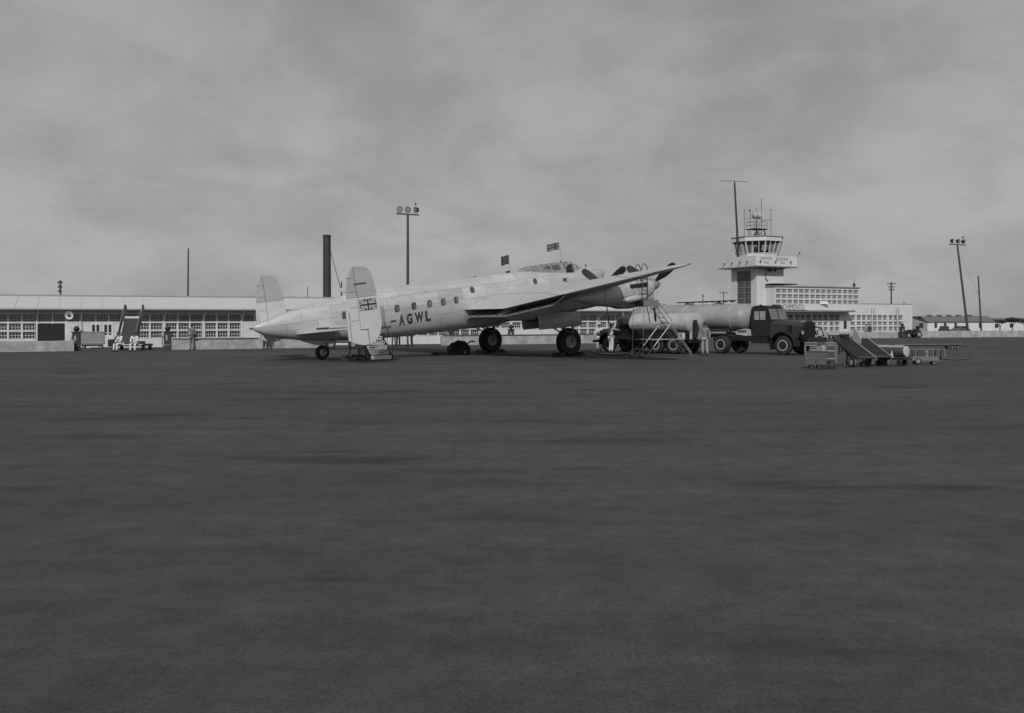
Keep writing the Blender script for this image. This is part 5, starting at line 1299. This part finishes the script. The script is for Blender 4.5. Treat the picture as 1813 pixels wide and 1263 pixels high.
# tug in the wall gap
X, Y = px2g(1614, 598.3); t = thing('tow_tractor', 'small dark tow tractor standing in the wall gap at right', 'tractor', (X, Y, 0), R(190))
MB().bb(-.9, .2, -.5, .5, .35, .85).build('body', dark, t, bevel=.05); MB().prism([(.2, .35), (.2, .95), (1.0, .75), (1.05, .35)], lambda a, b: (a, -.4, b), lambda a, b: (a, .4, b)).build('hood', dark, t, bevel=.03)
MB().bb(-.75, -.35, -.3, .3, .85, 1.0).bb(-.82, -.72, -.3, .3, .95, 1.35).build('seat', rubber, t); MB().tube([(-.1, 0, .9), (-.25, 0, 1.25)], .03).build('steering_column', dark, t)
for x, r_ in ((-.6, .38), (.7, .28)):
    for y in (-.5, .5): wheel(t, (x, y, r_), r_, .18)
# equipment crate with cross brace by the doorway under the fuselage
X, Y = px2g(771, 607.5); t = thing('braced_trestle', 'pale cross-braced trestle standing at the building, seen beneath the cabin', 'trestle', (X, Y, 0), R(20))
m = MB(); 
for y in (0, .8):
    m.beam((-.55, y, 0), (-.55, y, 1.5), .07); m.beam((.55, y, 0), (.55, y, 1.5), .07); m.beam((-.55, y, .45), (.55, y, 1.4), .05); m.beam((-.55, y, 1.4), (.55, y, .45), .05)
    m.beam((-.55, y, .4), (.55, y, .4), .06); m.beam((-.55, y, 1.48), (.55, y, 1.48), .06)
for x in (-.55, .55): m.beam((x, 0, .4), (x, .8, .4), .06); m.beam((x, 0, 1.46), (x, .8, 1.46), .06)
m.build('frame', mat('board_pale', .15, .7), t); MB().bb(-.5, .5, .1, .7, .06, .40).build('base_box', dark, t)
for x in (-.5, .5):
    for y in (0, .8): wheel(t, (x, y, .1), .1, .06, name='caster')

# ---------------------------------------------------------------- people
DG = None
def skin_mesh(name, pts, edges, radii, m, parent, root=0, sub=1):
    me = bpy.data.meshes.new(name); me.from_pydata([tuple(p) for p in pts], edges, []); o = bpy.data.objects.new(name, me); COL.objects.link(o)
    o.modifiers.new('s', 'SKIN')
    for i, r_ in enumerate(radii): me.skin_vertices[0].data[i].radius = r_ if hasattr(r_, '__len__') else (r_, r_); me.skin_vertices[0].data[i].use_root = (i == root)
    if sub: o.modifiers.new('u', 'SUBSURF').levels = sub
    nm = bpy.data.meshes.new_from_object(o.evaluated_get(bpy.context.evaluated_depsgraph_get()))
    bpy.data.objects.remove(o); nm.name = name; nm.materials.clear(); nm.materials.append(m)
    for p in nm.polygons: p.use_smooth = True
    o = bpy.data.objects.new(name, nm); COL.objects.link(o); o.parent = parent; return o
def J(**kw):
    d = dict(pel=(0, 0, .94), wst=(0, 0, 1.10), chs=(0, .01, 1.30), shc=(0, 0, 1.42), nk=(0, .005, 1.50), hd=(0, .02, 1.60), ht=(0, .015, 1.69),
             shL=(-.17, 0, 1.41), elL=(-.24, -.01, 1.14), wrL=(-.25, .06, .90), shR=(.17, 0, 1.41), elR=(.24, -.01, 1.14), wrR=(.25, .06, .90),
             hpL=(-.09, 0, .90), knL=(-.11, .02, .50), anL=(-.12, -.02, .09), hpR=(.09, 0, .90), knR=(.11, .02, .50), anR=(.12, -.02, .09))
    d.update(kw); return {k: Vector(v) for k, v in d.items()}
def person(px, py, yaw, label, top, bot, pose=None, H=1.75, hat=None, hatm=None, shoes=dark, jacket=False, sleeves=True, xy=None, z0=0., group=None, hold=None):
    X, Y = xy if xy else px2g(px, py)
    t = thing('person', label, 'person', (X, Y, z0), yaw, group); s = H/1.75; t.scale = (s, s, s)
    j = J(**(pose or {}))
    names = list(j); P = [j[n] for n in names]; ix = {n: i for i, n in enumerate(names)}
    E = [('pel', 'wst'), ('wst', 'chs'), ('chs', 'shc'), ('shc', 'nk'), ('nk', 'hd'), ('hd', 'ht'), ('shc', 'shL'), ('shL', 'elL'), ('elL', 'wrL'), ('shc', 'shR'), ('shR', 'elR'), ('elR', 'wrR'), ('pel', 'hpL'), ('hpL', 'knL'), ('knL', 'anL'), ('pel', 'hpR'), ('hpR', 'knR'), ('knR', 'anR')]
    rad = dict(pel=(.13, .10), wst=(.125, .09), chs=(.145, .105), shc=(.10, .085), nk=(.055, .055), hd=(.078, .092), ht=(.062, .075), shL=.058, elL=.042, wrL=.03, shR=.058, elR=.042, wrR=.03, hpL=.085, knL=.056, anL=.04, hpR=.085, knR=.056, anR=.04)
    pts = list(P); ed = [(ix[a], ix[b]) for a, b in E]; rr_ = [rad[n] for n in names]
    def addp(p, r_, par): pts.append(Vector(p)); rr_.append(r_); ed.append((par, len(pts)-1)); return len(pts)-1
    fwdv = Vector((0, 1, 0))
    addp(j['hd']+Vector((0, .105, -.005)), .014, ix['hd'])                       # nose
    for sd in ('L', 'R'):
        an = j['an'+sd]; hl = addp(an+Vector((0, .04, -.05)), (.04, .035), ix['an'+sd]); addp(an+Vector((0, .17, -.065)), (.036, .025), hl)
        w_, el = j['wr'+sd], j['el'+sd]; d = (w_-el).normalized(); side = Vector((1 if sd == 'L' else -1, 0, 0)); nrm = d.cross(side)
        if nrm.length < .2: nrm = d.cross(Vector((0, 1, 0)))
        nrm.normalize(); sp = nrm.cross(d).normalized()
        pm = addp(w_+d*.06, (.032, .02), ix['wr'+sd])
        for q, (off, ln_) in enumerate(((-.027, .065), (-.009, .08), (.009, .075), (.027, .055))):
            f0 = addp(w_+d*.10+nrm*off, .0095, pm); f1 = addp(w_+d*(.10+ln_*.55)+nrm*off+sp*.01, .0088, f0); addp(w_+d*(.10+ln_*.85)+nrm*off+sp*.03, .008, f1)
        th = addp(w_+d*.035+nrm*.042+sp*.01, .011, pm); addp(w_+d*.085+nrm*.055+sp*.03, .009, th)
    skin_mesh('body', pts, ed, rr_, skin_m, t, ix['pel'])
    def sub(nm, keys, edges, grow, m, over=None):
        kk = {k: i for i, k in enumerate(keys)}; r_ = []
        for k in keys:
            q = rad[k]; q = q if hasattr(q, '__len__') else (q, q); g = grow+(over or {}).get(k, 0); r_.append((q[0]+g, q[1]+g))
        skin_mesh(nm, [j[k] for k in keys], [(kk[a], kk[b]) for a, b in edges], r_, m, t, 0)
    ue = [('pel', 'wst'), ('wst', 'chs'), ('chs', 'shc'), ('shc', 'shL'), ('shL', 'elL'), ('shc', 'shR'), ('shR', 'elR')]
    uk = ['pel', 'wst', 'chs', 'shc', 'shL', 'elL', 'shR', 'elR']
    if sleeves: ue += [('elL', 'wrL'), ('elR', 'wrR')]; uk += ['wrL', 'wrR']
    sub('jacket' if jacket else 'shirt', uk, ue, .024 if jacket else .016, top, {'pel': .03 if jacket else .0, 'wrL': .006, 'wrR': .006})
    sub('trousers', ['pel', 'hpL', 'knL', 'anL', 'hpR', 'knR', 'anR'], [('pel', 'hpL'), ('hpL', 'knL'), ('knL', 'anL'), ('pel', 'hpR'), ('hpR', 'knR'), ('knR', 'anR')], .02, bot, {'anL': .012, 'anR': .012, 'pel': -.004})
    for sd in ('L', 'R'):
        a = j['an'+sd]; MB().rings([[(a.x+w_*math.cos(q), a.y+yy, max(a.z-.088, .0)+.035+hh*math.sin(q)) for q in [2*math.pi*k/10 for k in range(10)]] for yy, w_, hh in ((-.07, .02, .02), (-.06, .045, .035), (.03, .052, .045), (.12, .05, .035), (.2, .03, .02), (.21, .01, .01))]).build('shoe', shoes, t, 60)
    hp = j['hd']
    MB().rings([[(hp.x+r_*math.cos(q), hp.y-.012+r_*1.15*math.sin(q), hp.z+dz) for q in [2*math.pi*k/14 for k in range(14)]] for r_, dz in ((.07, -.03), (.086, .02), (.088, .07), (.07, .12), (.03, .145), (.005, .15))]).build('hair', hair_m, t, 60)
    for sd in (-1, 1):
        m = MB(); m.rings([[(hp.x+sd*(.085+k2*.012), hp.y-.005+.02*math.cos(q), hp.z+.03*math.sin(q)) for q in [2*math.pi*k/8 for k in range(8)]] for k2 in (0, 1)]); m.build('ear', skin_m, t, 60)
    m = MB()
    for sd in (-1, 1): m.lathe([(.001, .0), (.011, .003), (.001, .01)], 8, (hp.x+sd*.032, hp.y+.092, hp.z+.018), 'y')
    m.bb(hp.x-.022, hp.x+.022, hp.y+.088, hp.y+.097, hp.z-.05, hp.z-.043)
    m.build('face', hair_m, t)
    if hat == 'peaked':
        MB().rings([[(hp.x+r_*math.cos(q), hp.y-.005+r_*1.1*math.sin(q), hp.z+dz+.02*math.sin(q)) for q in [2*math.pi*k/16 for k in range(16)]] for r_, dz in ((.092, .06), (.095, .10), (.135, .14), (.13, .165), (.05, .175), (.005, .175))]).build('cap', hatm or white, t, 50)
        MB().rings([[(hp.x+r_*math.cos(q), hp.y+r_*1.25*math.sin(q), hp.z+dz-.02*math.sin(q)) for q in [math.pi*(.1+.8*k/8) for k in range(9)]] for r_, dz in ((.085, .075), (.135, .06), (.135, .052), (.085, .065))], cap=False, closed=False).build('cap_peak', dark, t, 50)
    if hat == 'field':
        MB().rings([[(hp.x+r_*.8*math.cos(q), hp.y+r_*1.15*math.sin(q), hp.z+dz) for q in [2*math.pi*k/14 for k in range(14)]] for r_, dz in ((.108, .05), (.11, .10), (.08, .17), (.02, .18))]).build('cap', hatm or cloth_k, t, 50)
    if hold == 'flask':
        MB().bb(-.32, -.2, -.08, .12, .82, 1.06).build('shoulder_bag', dark, t, bevel=.02)
    return t
away, facing = 0., math.pi                      # yaw 0 looks away from the camera (+Y)
person(340, 619.3, R(175), 'soldier in khaki with belt bag, standing alone by the wall left of the tail', cloth_k, cloth_k, dict(elL=(-.27, .02, 1.16), wrL=(-.12, .16, 1.05), elR=(.27, .02, 1.16), wrR=(.12, .16, 1.05)), 1.80, 'field', cloth_d, hold='flask')
person(1061, 622.3, R(-12), 'man in white uniform and cap with hands behind him, left of the fuel truck', cloth_w, cloth_w, dict(elL=(-.26, -.06, 1.16), wrL=(-.3, -.02, .94), elR=(.26, -.05, 1.15), wrR=(.24, -.02, .90), anL=(-.13, .08, .09), anR=(.13, -.1, .09)), 1.76, 'peaked', white)
person(1082, 624.9, R(-62), 'man in white uniform reaching an arm toward the fuel truck hood', cloth_w, cloth_w, dict(elR=(.25, .20, 1.36), wrR=(.26, .46, 1.30), elL=(-.25, -.02, 1.15), wrL=(-.2, .1, .95)), 1.80, 'peaked', white)
person(1095, 624, R(110), 'man in dark clothes and cap behind the fuel truck fender, facing the white-clad man', cloth_d, cloth_d, dict(), 1.72, 'peaked', cloth_g, xy=(7.0, 60.6))
person(1248, 629.3, R(160), 'officer in grey jacket, light trousers and field cap standing at the truck\'s rear', cloth_g, mat('cloth_mid', .30, .9), dict(elL=(-.25, -.03, 1.14), wrL=(-.24, .03, .90), anL=(-.15, .05, .09)), 1.80, 'field', cloth_d, jacket=True)
SEAT = dict(pel=(0, -.05, .52), wst=(0, -.03, .68), chs=(0, .04, .88), shc=(0, .06, 1.0), nk=(0, .08, 1.07), hd=(0, .12, 1.16), ht=(0, .12, 1.25), shL=(-.17, .06, .98), elL=(-.22, .16, .74), wrL=(-.12, .34, .62), shR=(.17, .06, .98), elR=(.22, .16, .74), wrR=(.12, .34, .62),
            hpL=(-.09, 0, .52), knL=(-.14, .40, .52), anL=(-.15, .42, .09), hpR=(.09, 0, .52), knR=(.14, .40, .52), anR=(.15, .42, .09))
person(214, 623.2, R(150), 'man in white seated leaning over at the left foot of the mobile stairway', cloth_w, cloth_w, SEAT, 1.75)
person(239, 623.2, R(182), 'man in white with dark tie seated facing front at the foot of the mobile stairway', cloth_w, cloth_w, SEAT, 1.75)
person(203, 620, R(160), 'dark-clothed man crouching at the far left wheel of the mobile stairway', cloth_d, cloth_d, SEAT, 1.62, xy=(px2g(205, 619)[0], px2g(205, 619)[1]+.5))
person(470, 617.8, R(170), 'person in dark trousers behind the far fin, only the legs visible', cloth_k, cloth_d, dict(anL=(-.2, .1, .09), anR=(.16, -.1, .09)), 1.72)
person(697, 613.6, R(20), 'person in grey clothes at the left of the group beneath the cabin', cloth_g, cloth_g, None, 1.70)
person(705, 613, R(-150), 'person in dark suit, second in the group beneath the cabin', cloth_d, cloth_d, None, 1.75)
person(713.5, 613.4, R(170), 'person all in white standing in the group beneath the cabin', cloth_w, cloth_w, None, 1.74)
person(722, 612.6, R(100), 'person in grey shirt and trousers right of the white-clad one beneath the cabin', cloth_w, cloth_g, dict(elR=(.2, .15, 1.2), wrR=(.1, .3, 1.1)), 1.68)
person(729, 613, R(80), 'person in mid-grey shirt and dark trousers at the right of the group beneath the cabin', cloth_g, cloth_d, dict(elL=(-.2, .2, 1.25), wrL=(-.1, .35, 1.3)), 1.74)
person(786, 608.8, R(200), 'person in long dark coat standing at the wall end beneath the wing root', cloth_d, cloth_d, None, 1.72, jacket=True)
person(798.5, 609.2, R(150), 'tall person in black at the wall behind the covered cart', cloth_d, cloth_d, None, 1.85, jacket=True)
person(808, 608, R(170), 'person in light khaki shirt behind the covered cart', mat('cloth_mid', .30, .9), cloth_g, dict(elR=(.25, .1, 1.2), wrR=(.1, .28, 1.2)), 1.78)
person(793, 607, R(180), 'person in grey between the two dark figures beneath the wing root', cloth_g, cloth_g, None, 1.70)
person(814.5, 606, R(190), 'dark-haired person in dark jacket half hidden behind the khaki-shirted one', cloth_d, cloth_g, None, 1.78)
person(822.5, 606, R(180), 'person in dark jacket and pale shirt, rightmost by the building windows', cloth_d, cloth_d, None, 1.76, jacket=True)
person(1534, 598.8, R(170), 'person in light top, left of the pair standing before the terminal wall', mat('cloth_mid', .30, .9), cloth_g, None, 1.62)
person(1539.5, 598.8, R(190), 'person in dark clothes, right of the pair standing before the terminal wall', cloth_d, cloth_d, None, 1.62, jacket=True)
bpy.context.view_layer.update()
